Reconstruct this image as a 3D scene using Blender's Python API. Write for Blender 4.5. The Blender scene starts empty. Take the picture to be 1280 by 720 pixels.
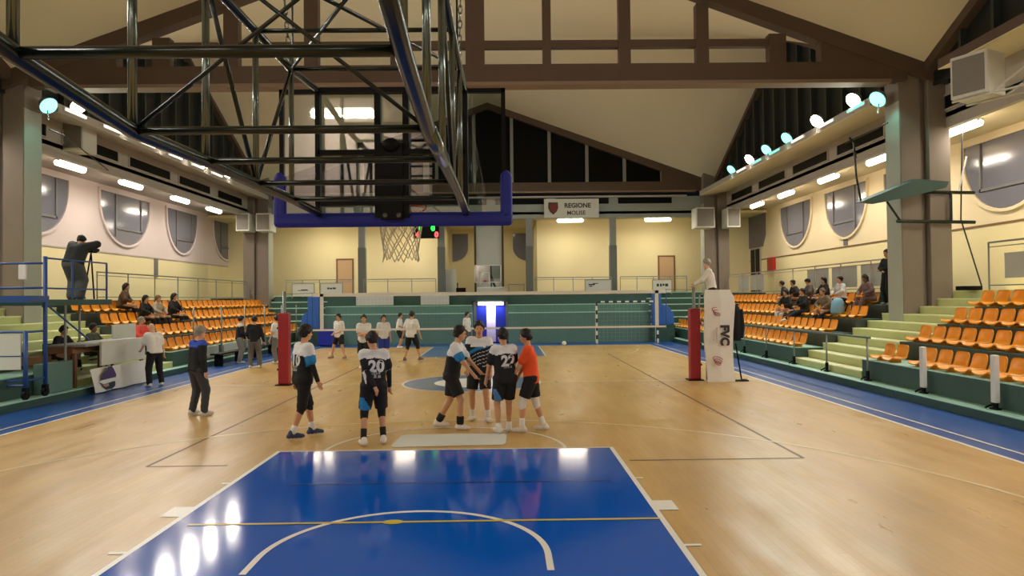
import bpy, math, random
import numpy as np
from mathutils import Vector, Matrix
from mathutils.bvhtree import BVHTree
random.seed(4)
sc = bpy.context.scene
COL = sc.collection
R = math.radians
# ------------------------------------------------------------------ materials
def lin(h):
    h = h.lstrip('#'); v = [int(h[i:i+2], 16)/255 for i in (0, 2, 4)]
    return tuple((c/12.92 if c <= .04045 else ((c+.055)/1.055)**2.4) for c in v) + (1,)
MATS = {}
def mat(name, hexc, rough=.6, metal=0, var=.12, scale=6., emit=0, coat=0, bump=0, spec=.5):
    if name in MATS: return MATS[name]
    m = bpy.data.materials.new(name); m.use_nodes = True
    nt = m.node_tree; b = nt.nodes['Principled BSDF']; c = lin(hexc)
    b.inputs['Roughness'].default_value = rough; b.inputs['Metallic'].default_value = metal
    b.inputs['Specular IOR Level'].default_value = spec
    if coat: b.inputs['Coat Weight'].default_value = coat; b.inputs['Coat Roughness'].default_value = .12
    b.inputs['Base Color'].default_value = c
    if var or bump:
        tc = nt.nodes.new('ShaderNodeTexCoord'); n = nt.nodes.new('ShaderNodeTexNoise')
        n.inputs['Scale'].default_value = scale; n.inputs['Detail'].default_value = 4
        nt.links.new(tc.outputs['Object'], n.inputs['Vector'])
    if var:
        mx = nt.nodes.new('ShaderNodeMix'); mx.data_type = 'RGBA'
        mx.inputs[6].default_value = tuple(x*(1-var) for x in c[:3])+(1,)
        mx.inputs[7].default_value = tuple(min(1, x*(1+var)) for x in c[:3])+(1,)
        nt.links.new(n.outputs['Fac'], mx.inputs[0]); nt.links.new(mx.outputs[2], b.inputs['Base Color'])
    if bump:
        bp = nt.nodes.new('ShaderNodeBump'); bp.inputs['Strength'].default_value = bump; bp.inputs['Distance'].default_value = .02
        nt.links.new(n.outputs['Fac'], bp.inputs['Height']); nt.links.new(bp.outputs[0], b.inputs['Normal'])
    if emit:
        b.inputs['Emission Color'].default_value = c; b.inputs['Emission Strength'].default_value = emit
    MATS[name] = m; return m
def glass(name, tint, refl=.06, rough=.02):
    m = bpy.data.materials.new(name); m.use_nodes = True; nt = m.node_tree
    for n in list(nt.nodes): nt.nodes.remove(n)
    o = nt.nodes.new('ShaderNodeOutputMaterial'); t = nt.nodes.new('ShaderNodeBsdfTransparent'); t.inputs[0].default_value = lin(tint)
    g = nt.nodes.new('ShaderNodeBsdfGlossy'); g.inputs['Roughness'].default_value = rough
    mx = nt.nodes.new('ShaderNodeMixShader'); f = nt.nodes.new('ShaderNodeFresnel'); f.inputs[0].default_value = 1.5
    ad = nt.nodes.new('ShaderNodeMath'); ad.operation = 'ADD'; ad.inputs[1].default_value = refl
    nt.links.new(f.outputs[0], ad.inputs[0]); nt.links.new(ad.outputs[0], mx.inputs[0])
    nt.links.new(t.outputs[0], mx.inputs[1]); nt.links.new(g.outputs[0], mx.inputs[2]); nt.links.new(mx.outputs[0], o.inputs[0])
    MATS[name] = m; return m
def wood_floor():
    m = bpy.data.materials.new('parquet'); m.use_nodes = True; nt = m.node_tree; L = nt.links.new
    b = nt.nodes['Principled BSDF']; tc = nt.nodes.new('ShaderNodeTexCoord'); mp = nt.nodes.new('ShaderNodeMapping')
    mp.inputs['Rotation'].default_value = (0, 0, R(90)); L(tc.outputs['Object'], mp.inputs[0])
    br = nt.nodes.new('ShaderNodeTexBrick'); L(mp.outputs[0], br.inputs['Vector'])
    br.inputs['Scale'].default_value = 1; br.inputs['Brick Width'].default_value = 1.1; br.inputs['Row Height'].default_value = .09
    br.inputs['Mortar Size'].default_value = .0012; br.offset = .37
    br.inputs['Color1'].default_value = lin('#d2ac68'); br.inputs['Color2'].default_value = lin('#cca55f'); br.inputs['Mortar'].default_value = lin('#a8813f')
    n = nt.nodes.new('ShaderNodeTexNoise'); n.inputs['Scale'].default_value = .8; n.inputs['Detail'].default_value = 7; mp3 = nt.nodes.new('ShaderNodeMapping'); mp3.inputs['Scale'].default_value = (1.6, .45, 1); mp3.inputs['Rotation'].default_value = (0, 0, R(35)); L(tc.outputs['Object'], mp3.inputs[0]); L(mp3.outputs[0], n.inputs['Vector'])
    mx = nt.nodes.new('ShaderNodeMix'); mx.data_type = 'RGBA'; mx.blend_type = 'MULTIPLY'; mx.inputs[0].default_value = .55
    cr = nt.nodes.new('ShaderNodeValToRGB'); cr.color_ramp.elements[0].position = .3; cr.color_ramp.elements[0].color = lin('#cdbb9e'); cr.color_ramp.elements[1].position = .7
    L(n.outputs['Fac'], cr.inputs[0]); L(br.outputs['Color'], mx.inputs[6]); L(cr.outputs[0], mx.inputs[7]); L(mx.outputs[2], b.inputs['Base Color'])
    n2 = nt.nodes.new('ShaderNodeTexNoise'); n2.inputs['Scale'].default_value = 1.6; n2.inputs['Detail'].default_value = 6
    mp2 = nt.nodes.new('ShaderNodeMapping'); mp2.inputs['Scale'].default_value = (2.2, .5, 1); mp2.inputs['Rotation'].default_value = (0, 0, R(-30)); L(tc.outputs['Object'], mp2.inputs[0]); L(mp2.outputs[0], n2.inputs['Vector'])
    mr = nt.nodes.new('ShaderNodeMapRange'); mr.inputs[1].default_value = .3; mr.inputs[2].default_value = .7; mr.inputs[3].default_value = .27; mr.inputs[4].default_value = .42
    L(n2.outputs['Fac'], mr.inputs[0]); L(mr.outputs[0], b.inputs['Roughness']); b.inputs['Specular IOR Level'].default_value = .38
    n3 = nt.nodes.new('ShaderNodeTexNoise'); n3.inputs['Scale'].default_value = 9; L(tc.outputs['Object'], n3.inputs['Vector'])
    bp = nt.nodes.new('ShaderNodeBump'); bp.inputs['Strength'].default_value = .05; bp.inputs['Distance'].default_value = .02; L(n3.outputs['Fac'], bp.inputs['Height']); L(bp.outputs[0], b.inputs['Normal'])
    MATS['parquet'] = m; return m
M = dict(
 wood=wood_floor(), key=mat('key_blue', '#0059c6', .1, var=.05, scale=3.5, bump=.05, spec=.5), farkey_sheen=mat('far_key_sheen_blue', '#456b9c', .3, var=.06, scale=2), border=mat('border_blue', '#1f52a0', .28, var=.1, scale=1.5),
 linew=mat('line_white', '#e6e4dc', .35, var=.05), liney=mat('line_yellow', '#c9b43a', .35, var=.05), lineb=mat('line_brown', '#6a4418', .5, var=.1), linek=mat('line_dark', '#0b2450', .3, var=.05),
 green=mat('stand_green', '#587c74', .55, var=.15, scale=2), dgreen=mat('dark_green', '#2d5048', .5, var=.15, scale=2), dgreen2=mat('riser_green', '#35544c', .5, var=.12, scale=2), teal=mat('ledge_teal', '#a6d3c0', .5, var=.12, scale=3),
 stair=mat('stair_green', '#c3c98e', .6, var=.1, scale=3), stairn=mat('stair_edge', '#dfe2b0', .55, var=.08), riser=mat('riser_grey', '#434943', .7, var=.12, scale=3),
 conc=mat('column_grey', '#867b71', .75, var=.1, scale=2, bump=.1), strip=mat('column_pale', '#a6a79c', .6, var=.06), brown=mat('beam_brown', '#5c4b3e', .7, var=.12, scale=1.5), brown2=mat('beam_edge', '#8a7563', .7, var=.08),
 ceil=mat('ceiling_cream', '#efe3c6', .85, var=.05, scale=.4), yellow=mat('wall_yellow', '#eedfae', .7, var=.05, scale=.5), pink=mat('wall_lilac', '#d9c9c6', .7, var=.04, scale=.6), cream=mat('wall_cream', '#ead9b4', .7, var=.04, scale=.6),
 fascia=mat('fascia_grey', '#b3aca2', .7, var=.06, scale=1), fasciab=mat('fascia_bluegrey', '#98a09b', .7, var=.06, scale=1), dark=mat('night_glass', '#08090a', .4, var=0, spec=.15), louv=mat('louvre_dark', '#1a1e1d', .5, var=.2, scale=2), louvl=mat('louvre_edge', '#3a413e', .5, var=.1),
 pane=mat('window_pane', '#777782', .13, var=.08, scale=1, spec=.7), wframe=mat('window_frame', '#6f6b6c', .5, var=.06), reveal=mat('window_reveal', '#b5a9a2', .6, var=.05), blind=mat('roller_blind', '#777173', .8, var=.05),
 pil=mat('pilaster_grey', '#8d918c', .6, var=.05), pild=mat('pilaster_dark', '#6d716c', .6, var=.05), doorp=mat('door_pink', '#c9a47c', .6, var=.06), doorf=mat('door_frame_brown', '#7b5a38', .6, var=.08),
 tube=mat('green_steel', '#0e1a15', .25, metal=.1, var=.15, scale=12), tubel=mat('pale_steel', '#66706a', .2, metal=.75, var=.2, scale=20), black=mat('black_steel', '#0c0e10', .5, var=.1, spec=.15), pad=mat('blue_padding', '#12249a', .6, var=.08, scale=5), glass=glass('board_glass', '#e9eeea', .12),
 orange=mat('rim_orange', '#b5442a', .4, var=.08), cord=mat('net_cord', '#c9c3a6', .8, var=.1), white=mat('white_plastic', '#dfdfda', .45, var=.04), whitec=mat('white_cloth', '#e8e6e0', .75, var=.06, scale=4, bump=.15), tape=mat('net_tape', '#e6e6dd', .6, var=.04), netm=mat('net_mesh', '#3a4440', .8, var=.1),
 red=mat('red_pad', '#9c1f2b', .45, var=.12, scale=5), seat=mat('orange_plastic', '#f8a11a', .35, var=.08, scale=5), grey=mat('rail_grey', '#8f9590', .4, metal=.4, var=.08), rgreen=mat('rail_green', '#5f7a6e', .45, var=.08), bluesteel=mat('blue_steel', '#2c4f92', .4, var=.12), wood2=mat('desk_brown', '#7a5238', .5, var=.18, scale=5), banner=mat('banner_white', '#d3d4cb', .6, var=.05, scale=2), bannerp=mat('banner_grey', '#c0c3bd', .6, var=.08, scale=2),
 purple=mat('logo_purple', '#4a3568', .6, var=.1), pinkbeak=mat('logo_beak', '#b98c80', .6, var=.06), navyk=mat('logo_navy', '#24354a', .6, var=.05), text=mat('print_dark', '#3a3438', .6, var=0), textl=mat('print_pale', '#b5b0ab', .6, var=0), textr=mat('print_red', '#b06068', .6, var=0), shield=mat('shield_red', '#7b302c', .55, var=.1), shieldb=mat('shield_brown', '#4a3c30', .6, var=.1),
 tubeon=mat('tube_light', '#fff0d8', .5, var=0, emit=14), floodon=mat('flood_white', '#fff4e2', .5, var=0, emit=30), tealon=mat('flood_teal', '#86f7e6', .5, var=0, emit=2.4), dooron=mat('entrance_light', '#fff4f0', .5, var=0, emit=8),
 doorblue=mat('door_blue', '#2438c8', .4, var=.1), doorlit=mat('doorway_white', '#e9def5', .6, var=.03), blueb=mat('blue_panel', '#2a62b4', .45, var=.1, scale=4), ledg=mat('digit_green', '#22ff3a', .5, var=0, emit=5), ledr=mat('digit_red', '#ff3a3a', .5, var=0, emit=5), ball=mat('ball_white', '#e8e6da', .5, var=.05), acw=mat('air_unit_white', '#d6d5cc', .5, var=.05), acg=mat('air_grille', '#7d7a72', .6, var=.1),
 streakw=mat('streak_white', '#fff2dc', .5, var=0, emit=2.2), streakt=mat('streak_teal', '#7ff5dc', .5, var=0, emit=1.3), cables=mat('cable_dark', '#2a2a2a', .6, var=0), fire=mat('fire_red', '#b3231f', .4, var=.08),
)
# ------------------------------------------------------------------ mesh builder
class B:
    def __init__(s): s.v, s.f, s.m = [], [], []
    def add(s, vs, fs, mi=0):
        o = len(s.v); s.v += [tuple(map(float, v)) for v in vs]; s.f += [tuple(o+i for i in f) for f in fs]; s.m += [mi]*len(fs); return s
    def box(s, x0, x1, y0, y1, z0, z1, mi=0):
        if x0 > x1: x0, x1 = x1, x0
        if y0 > y1: y0, y1 = y1, y0
        if z0 > z1: z0, z1 = z1, z0
        v = [(x, y, z) for z in (z0, z1) for y in (y0, y1) for x in (x0, x1)]
        return s.add(v, [(0, 2, 3, 1), (4, 5, 7, 6), (0, 1, 5, 4), (2, 6, 7, 3), (0, 4, 6, 2), (1, 3, 7, 5)], mi)
    def bar(s, a, b, w, h, mi=0):
        a, b = Vector(a), Vector(b); d = (b-a).normalized(); up = Vector((0, 0, 1)) if abs(d.z) < .95 else Vector((0, 1, 0))
        r = d.cross(up).normalized(); u = r.cross(d)
        v = [p+r*i*w/2+u*j*h/2 for p in (a, b) for i, j in ((-1, -1), (1, -1), (1, 1), (-1, 1))]
        return s.add(v, [(3, 2, 1, 0), (4, 5, 6, 7), (0, 1, 5, 4), (1, 2, 6, 5), (2, 3, 7, 6), (3, 0, 4, 7)], mi)
    def tube(s, pts, r, n=10, mi=0, cap=True, closed=False):
        pts = [Vector(p) for p in pts]; k = len(pts); rr = r if isinstance(r, (list, tuple)) else [r]*k
        rings = []; prev = None
        for i, p in enumerate(pts):
            if closed: d = (pts[(i+1) % k]-pts[i-1]).normalized()
            else: d = (pts[min(i+1, k-1)]-pts[max(i-1, 0)]).normalized()
            if prev is None:
                up = Vector((0, 0, 1)) if abs(d.z) < .9 else Vector((1, 0, 0)); a = d.cross(up).normalized()
            else: a = (prev-d*prev.dot(d)).normalized()
            prev = a; b = d.cross(a)
            rings.append([p+(a*math.cos(t)+b*math.sin(t))*rr[i] for t in (2*math.pi*j/n for j in range(n))])
        vs = [v for g in rings for v in g]; fs = []
        for i in range(k if closed else k-1):
            i2 = (i+1) % k
            for j in range(n): fs.append((i*n+j, i*n+(j+1) % n, i2*n+(j+1) % n, i2*n+j))
        if cap and not closed: fs += [tuple(range(n-1, -1, -1)), tuple((k-1)*n+j for j in range(n))]
        return s.add(vs, fs, mi)
    def prism(s, poly, off, mi=0):
        poly = [Vector(p) for p in poly]; off = Vector(off); n = len(poly)
        v = poly+[p+off for p in poly]; f = [tuple(range(n-1, -1, -1)), tuple(range(n, 2*n))]+[(i, (i+1) % n, n+(i+1) % n, n+i) for i in range(n)]
        return s.add(v, f, mi)
    def ell(s, c, r, nu=14, nv=9, mi=0):
        vs = [(c[0], c[1], c[2]-r[2])]; fs = []
        for i in range(1, nv):
            t = -math.pi/2+math.pi*i/nv
            for j in range(nu):
                a = 2*math.pi*j/nu; vs.append((c[0]+r[0]*math.cos(t)*math.cos(a), c[1]+r[1]*math.cos(t)*math.sin(a), c[2]+r[2]*math.sin(t)))
        vs.append((c[0], c[1], c[2]+r[2])); e = len(vs)-1
        for j in range(nu):
            fs.append((0, 1+(j+1) % nu, 1+j)); fs.append((e, e-nu+j, e-nu+(j+1) % nu))
        for i in range(nv-2):
            for j in range(nu):
                a = 1+i*nu; fs.append((a+j, a+(j+1) % nu, a+nu+(j+1) % nu, a+nu+j))
        return s.add(vs, fs, mi)
    def ring2d(s, cx, cy, r0, r1, a0, a1, z, n=64, mi=0, sy=1):
        vs = []; fs = []
        for i in range(n+1):
            a = a0+(a1-a0)*i/n
            for r in (r0, r1): vs.append((cx+r*math.cos(a), cy+r*math.sin(a)*sy, z))
        for i in range(n): fs.append((2*i, 2*i+1, 2*i+3, 2*i+2))
        return s.add(vs, fs, mi)
    def rect(s, x0, x1, y0, y1, z, mi=0): return s.add([(x0, y0, z), (x1, y0, z), (x1, y1, z), (x0, y1, z)], [(0, 1, 2, 3)], mi)
    def build(s, name, mats, parent=None, smooth=False, bevel=0):
        mats = mats if isinstance(mats, (list, tuple)) else [mats]
        org = wloc(parent) if parent else Vector((0, 0, 0))
        me = bpy.data.meshes.new(name); me.from_pydata([tuple(Vector(v)-org) for v in s.v], [], s.f)
        for m_ in mats: me.materials.append(M[m_] if isinstance(m_, str) else m_)
        me.polygons.foreach_set('material_index', s.m)
        if smooth: me.polygons.foreach_set('use_smooth', [True]*len(me.polygons))
        me.update()
        o = bpy.data.objects.new(name, me); COL.objects.link(o)
        if parent: o.parent = parent
        if bevel:
            b = o.modifiers.new('bevel', 'BEVEL'); b.width = bevel; b.segments = 2; b.limit_method = 'ANGLE'
        return o
def wloc(o):
    v = Vector((0, 0, 0))
    while o: v = v+o.location; o = o.parent
    return v
def tag(o, label=None, cat=None, group=None, kind=None):
    if label: o['label'] = label
    if cat: o['category'] = cat
    if group: o['group'] = group
    if kind: o['kind'] = kind
    return o
def root(name, loc, label, cat, group=None, rz=0, kind=None):
    o = bpy.data.objects.new(name, None); COL.objects.link(o); o.location = loc; o.rotation_euler = (0, 0, rz); o.empty_display_size = .2
    return tag(o, label, cat, group, kind)
def dup(o, loc, rz=None, label=None, group=None):
    r = o.copy(); COL.objects.link(r); r.location = loc
    if rz is not None: r.rotation_euler = (0, 0, rz)
    if label: r['label'] = label
    if group: r['group'] = group
    for ch in o.children:
        c = ch.copy(); COL.objects.link(c); c.parent = r
        for g in ch.children:
            d = g.copy(); COL.objects.link(d); d.parent = c
    return r
ORD = 'first second third fourth fifth sixth seventh eighth ninth tenth eleventh twelfth thirteenth fourteenth fifteenth sixteenth seventeenth eighteenth nineteenth twentieth'.split()
def ordn(i):
    if i < 20: return ORD[i]
    t = ['twenty', 'thirty', 'forty'][(i+1)//10-2]
    return (t.replace('y', 'ieth') if (i+1) % 10 == 0 else t+'-'+ORD[(i+1) % 10-1])
def text_geo(body, size, thick=.0, ext=.002):
    if body[0] == '#':      # small unreadable print: a row of plain blocks
        n = int(body[1:]); v, f = [], []; rg = random.Random(n)
        x = -n*size*.43; v.append((x, 0, 0))
        for i in range(2*n-1):
            w_ = size*(rg.uniform(.45, .65) if i % 2 == 0 else .25); h_ = size*(rg.uniform(.5, .8) if i % 2 == 0 else .04); o = len(v)-1 if i == 0 else prev
            k = len(v); v += [(x+w_, 0, 0), (x+w_, h_, 0), (x, h_, 0)]; f.append((o, k, k+1, k+2)); prev = k; x += w_
        return v, f
    cu = bpy.data.curves.new('lettering', 'FONT'); cu.body = body; cu.size = size; cu.align_x = 'CENTER'; cu.align_y = 'CENTER'; cu.offset = thick; cu.extrude = ext; cu.resolution_u = 3
    o = bpy.data.objects.new('lettering', cu); COL.objects.link(o)
    dg = bpy.context.evaluated_depsgraph_get(); me = bpy.data.meshes.new_from_object(o.evaluated_get(dg))
    v = [tuple(x.co) for x in me.vertices]; f = [tuple(p.vertices) for p in me.polygons]
    bpy.data.objects.remove(o); bpy.data.curves.remove(cu); bpy.data.meshes.remove(me)
    return v, f
def text_on(b, body, size, origin, ex, ey, thick=0, mi=0, ext=.003):
    v, f = text_geo(body, size, thick, ext); ex, ey = Vector(ex), Vector(ey); n = ex.cross(ey); o = Vector(origin)
    b.add([o+ex*x+ey*y+n*z for x, y, z in v], f, mi)
def lamp(name, kind, loc, power, color, parent=None, size=.3, sizey=None, direction=(0, 0, -1), spread=180, blend=.5, angle=120):
    l = bpy.data.lights.new(name, kind); l.energy = power; l.color = color
    if kind == 'AREA':
        l.shape = 'RECTANGLE' if sizey else 'DISK'; l.size = size
        if sizey: l.size_y = sizey
        l.spread = R(spread)
    elif kind == 'SPOT': l.spot_size = R(angle); l.spot_blend = blend; l.shadow_soft_size = size
    else: l.shadow_soft_size = size
    o = bpy.data.objects.new(name, l); COL.objects.link(o)
    if parent: o.parent = parent; loc = Vector(loc)-wloc(parent)
    o.location = loc; o.rotation_euler = Vector(direction).to_track_quat('-Z', 'Y').to_euler()
    return o
# ------------------------------------------------------------------ camera
cd = bpy.data.cameras.new('camera'); cam = bpy.data.objects.new('camera', cd); COL.objects.link(cam); sc.camera = cam
F, H, CX, CY, YAW, PIT, ROL = 857.95, 2.2456, .9099, -4.4526, .010566, .01544, .01073
cd.sensor_width = 36; cd.lens = 36*F/1280; cd.clip_start = .05; cd.clip_end = 200
cam.location = (CX, CY, H)
cam.rotation_euler = (Matrix.Rotation(-YAW, 3, 'Z') @ Matrix.Rotation(math.pi/2+PIT, 3, 'X') @ Matrix.Rotation(-ROL, 3, 'Z')).to_euler()
w = bpy.data.worlds.new('night'); sc.world = w; w.use_nodes = True
w.node_tree.nodes['Background'].inputs[0].default_value = (.01, .012, .016, 1); w.node_tree.nodes['Background'].inputs[1].default_value = .3
sc.view_settings.view_transform = 'Standard'; sc.view_settings.look = 'None'; sc.view_settings.gamma = 1; sc.view_settings.use_curve_mapping = False
sc.view_settings.exposure = 0
# ------------------------------------------------------------------ key dimensions
XW = 16.35            # side walls
YN, YF = 15.4, 35.6   # trusses
XC, XO = 12.45, 14.4  # column inner / outer
YB, YREC = 38.5, 44.  # end wall, recess wall
ROWX = [9.75, 10.7, 11.65, 12.6]; ROWZ = [.66, 1.08, 1.5, 1.92]; WALKZ, WALKX = 2.34, 13.6
ST = {1: (12.5, 16.5), -1: (12.3, 17.6)}   # stair flights
YBACK = -10.5
# ------------------------------------------------------------------ floor
fl = B().box(-9.37, 9.37, YBACK, 30.3, -.12, 0).build('floor', 'border'); tag(fl, kind='structure')
B().box(-7.72, 7.72, YBACK, 28.08, 0, .004).build('parquet', 'wood', fl)
lw = B()
for s in (-1, 1):
    lw.rect(s*7.72-.035, s*7.72+.035, YBACK, 28.1, .007); lw.rect(s*8.1-.025, s*8.1+.025, YBACK, 29, .005)
lw.rect(-7.72, 7.72, 28.04, 28.1, .007)
lw.rect(-7.7, 7.7, 13.975, 14.025, .007)
lw.build('court_line', 'linew', fl)
k = B(); k.rect(-2.45, 2.45, -.02, 5.8, .008)
k.build('key_area', 'key', fl)
k2 = B(); k2.rect(-2.45, 2.45, 22.2, 28, .008); k2.build('key_area', 'farkey_sheen', fl)  # paler than the near key: grazing reflection put into the colour
kl = B()
for s in (-1, 1):
    kl.rect(s*2.475-.03, s*2.475+.03, -.02, 5.85, .010); kl.rect(s*2.475-.03, s*2.475+.03, 22.15, 28, .010)
    kl.rect(s*2.5, s*2.72, 2.78, 3.12, .009); kl.rect(s*2.5, s*2.66, 1.73, 1.78, .009); kl.rect(s*2.5, s*2.6, 4.05, 4.1, .009)
kl.rect(-2.45, 2.45, 5.8, 5.85, .011); kl.rect(-2.45, 2.45, 22.15, 22.2, .011)
kl.ring2d(0, 5.8, 1.77, 1.82, 0, math.pi, .008); kl.ring2d(0, 22.2, 1.77, 1.82, math.pi, 2*math.pi, .008)
kl.build('key_line', 'linew', fl)
a = B(); a.ring2d(0, 1.575, 1.235, 1.295, 0, math.pi, .0115)
for s in (-1, 1): a.rect(s*1.265-.03, s*1.265+.03, 1.22, 1.575, .0115)
a.build('no_charge_arc', 'linew', fl)
a = B(); a.ring2d(0, 1.575, 6.72, 6.77, R(8), R(172), .0075, 120); a.ring2d(0, 26.4, 6.72, 6.77, R(188), R(352), .0075, 100)
for s in (-1, 1): a.rect(s*6.67-.025, s*6.67+.025, 0, 2.51, .0075)
a.build('three_point_line', mat('line_cream', '#e3d3a4', .35, var=.05), fl)
a = B(); a.rect(-2.3, 2.45, 2.475, 2.525, .0125); a.ell((-.24, 2.5, .0125), (.11, .07, .0015), mi=0); a.build('yellow_line', 'liney', fl)
a = B(); a.rect(-1.75, 2.2, 3.95, 3.975, .012); a.build('dark_line', 'linek', fl)
XV = .5
a = B()
for s in (-1, 1): a.rect(XV+s*4.5-.025, XV+s*4.5+.025, 5, 23, .0065)
a.rect(XV-4.5, XV-3.4, 4.975, 5.025, .0065); a.rect(2.6, XV+4.5, 4.975, 5.025, .0065); a.rect(XV-4.5, XV+4.5, 22.975, 23.025, .0065)
a.build('volleyball_line', 'lineb', fl)
a = B(); a.ring2d(0, 14, 1.0, 1.8, 0, 2*math.pi, .009, 96); a.build('centre_circle_ring', mat('ring_blue', '#4a6488', .3, var=.08), fl)
a = B(); a.ring2d(0, 14, 0, 1.0, 0, 2*math.pi, .0092, 64); a.ring2d(0, 14, 1.8, 1.86, 0, 2*math.pi, .0092, 96); a.build('centre_circle_white', 'linew', fl)
a = B(); a.prism([(-.8, 6.02, .009), (.86, 6.1, .009), (.9, 6.2, .009), (.92, 6.88, .009), (.85, 6.97, .009), (-.72, 6.99, .009), (-.82, 6.9, .009), (-.86, 6.1, .009)], (0, 0, .002)); a.build('floor_sticker', 'banner', fl)
# ------------------------------------------------------------------ stands
for s in (-1, 1):
    side = 'right' if s > 0 else 'left'
    X = lambda x: s*x
    y0, y1 = ST[s]
    st = B()
    st.box(X(9.37), X(9.75), YBACK, 36, 0, .16, 0)
    st.box(X(9.36), X(9.75), YBACK, 36, .16, .18, 1)
    for (ya, yb) in ((YBACK, y0), (y1, 35.4)):
        for i in range(4):
            xn = ROWX[i+1] if i < 3 else WALKX
            st.box(X(ROWX[i]), X(xn), ya, yb, 0, ROWZ[i]-.02, 2 if i == 0 else 3)
            st.box(X(ROWX[i]-.01), X(xn), ya, yb, ROWZ[i]-.02, ROWZ[i], 2 if i else 1)
        st.box(X(WALKX), X(XW), ya, yb, 0, WALKZ, 2)
    st.build('terrace_stand', ['dgreen', 'teal', 'dgreen2', 'riser']); 
    o = COL.objects[-1]; tag(o, kind='structure')
    sb = B()
    for j in range(10):
        xn = 9.72+.46*(j+1) if j < 9 else XW
        z = .36+.22*j
        sb.box(X(9.72+.46*j), X(xn), y0, y1, 0, z-.03, 0); sb.box(X(9.71+.46*j), X(xn), y0, y1, z-.03, z, 1)
    o = sb.build('stair_flight', ['stair', 'stairn']); tag(o, kind='structure')
# end terrace
et = B()
for (xa, xb) in ((-8.3, -.78), (1.08, 8.3)):
    et.box(xa, xb, 30.3, 30.8, 0, 1.5, 0); et.box(xa, xb, 30.28, 30.8, 1.5, 1.54, 1)
    et.box(xa, xb, 30.8, 31.3, 0, 1.9, 0); et.box(xa, xb, 30.78, 31.3, 1.9, 1.94, 1)
    et.box(xa, xb, 31.3, 32, 0, 2.38, 2)
et.box(-.78, 1.08, 30.9, 32, 2.16, 2.38, 2); et.box(-.78, 1.08, 31.6, 32, 0, 2.16, 2)
et.box(-8.3, 8.3, 31.3, YREC, 2.38, 2.44, 3)
o = et.build('end_terrace', ['green', 'teal', 'dgreen', 'riser']); tag(o, kind='structure')
for s in (-1, 1):
    e2 = B()
    for j in range(7):
        ya = 31.2+.6*j; z = .5+.34*j
        e2.box(s*8.3, s*(12.2), ya, 36 if j == 6 else ya+.6, 0, z-.05, 0); e2.box(s*8.3, s*12.2, ya-.02, 36 if j == 6 else ya+.6, z-.05, z, 1)
    e2.box(s*8.3, s*9.75, 30.3, 31.2, 0, .18, 0)
    e2.box(s*8.3, s*XW, 36, YREC, 2.38, 2.44, 0)
    e2.box(s*12.2, s*XW, 35.4, 36, 0, 2.34, 0)
    o = e2.build('corner_terrace', ['dgreen', 'teal']); tag(o, kind='structure')
# ------------------------------------------------------------------ walls
def wall(name, b, mats): return tag(b.build(name, mats), kind='structure')
wall('wall_right', B().box(XW, XW+.3, YBACK, YREC, 0, 4.43, 1).box(XW, XW+.3, YBACK, YREC, 4.43, 9.2, 0), ['cream', 'yellow'])
wall('wall_left', B().box(-XW, -XW-.3, YBACK, YREC, 0, 4.43, 1).box(-XW, -XW-.3, YBACK, YREC, 4.43, 9.2, 0), ['pink', 'yellow'])
bw = B()
bw.box(-XW, -2.95, YB, YB+.3, 2.4, 7.2); bw.box(2.95, XW, YB, YB+.3, 2.4, 7.2)
bw.box(-3.15, -2.95, YB+.3, YREC, 2.4, 7.2); bw.box(2.95, 3.15, YB+.3, YREC, 2.4, 7.2)
bw.box(-XW, XW, YREC, YREC+.3, 0, 7.4)
wall('wall_far', bw, ['yellow'])
wall('wall_near', B().box(-XW, XW, YBACK-.3, YBACK, 0, 13.7), ['pink'])
o = B().box(-.9, 9, YBACK, YBACK+.02, 4.8, 9.5).build('window_90', 'dark'); tag(o, kind='structure')  # dark panel added behind the camera to darken the backboard's reflection
for i, s in enumerate((1, -1)):
    o = B().box(s*(XW-.025), s*XW, YBACK, YB, 4.4, 4.46).build('trim_%d' % (i+1), 'doorf' if s > 0 else 'reveal'); tag(o, kind='structure')
# ceiling: saddle-shaped shells per bay
ce = B()
RX, ZC, ZR = 13.5, 8.75, 13.7
def shell(yA, yB):
    yc = (yA+yB)/2; n = 14
    for sx in (-1, 1):
        for ye in (yA, yB):
            g = []
            for i in range(n+1):
                for j in range(n+1):
                    u, v = i/n, j/n; g.append((sx*RX*(1-u), ye+(yc-ye)*v, ZC+(ZR-ZC)*(u+v-u*v)))
            f = []
            for i in range(n):
                for j in range(n):
                    q = (i*(n+1)+j, (i+1)*(n+1)+j, (i+1)*(n+1)+j+1, i*(n+1)+j+1); f.append(q)
            ce.add(g, f)
shell(YN, YF); shell(YN-20.2, YN); 
ce.rect(-RX, RX, YBACK, YN-20.2, ZR)
ceo = ce.build('ceiling', 'ceil', smooth=True); tag(ceo, kind='structure')
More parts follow.
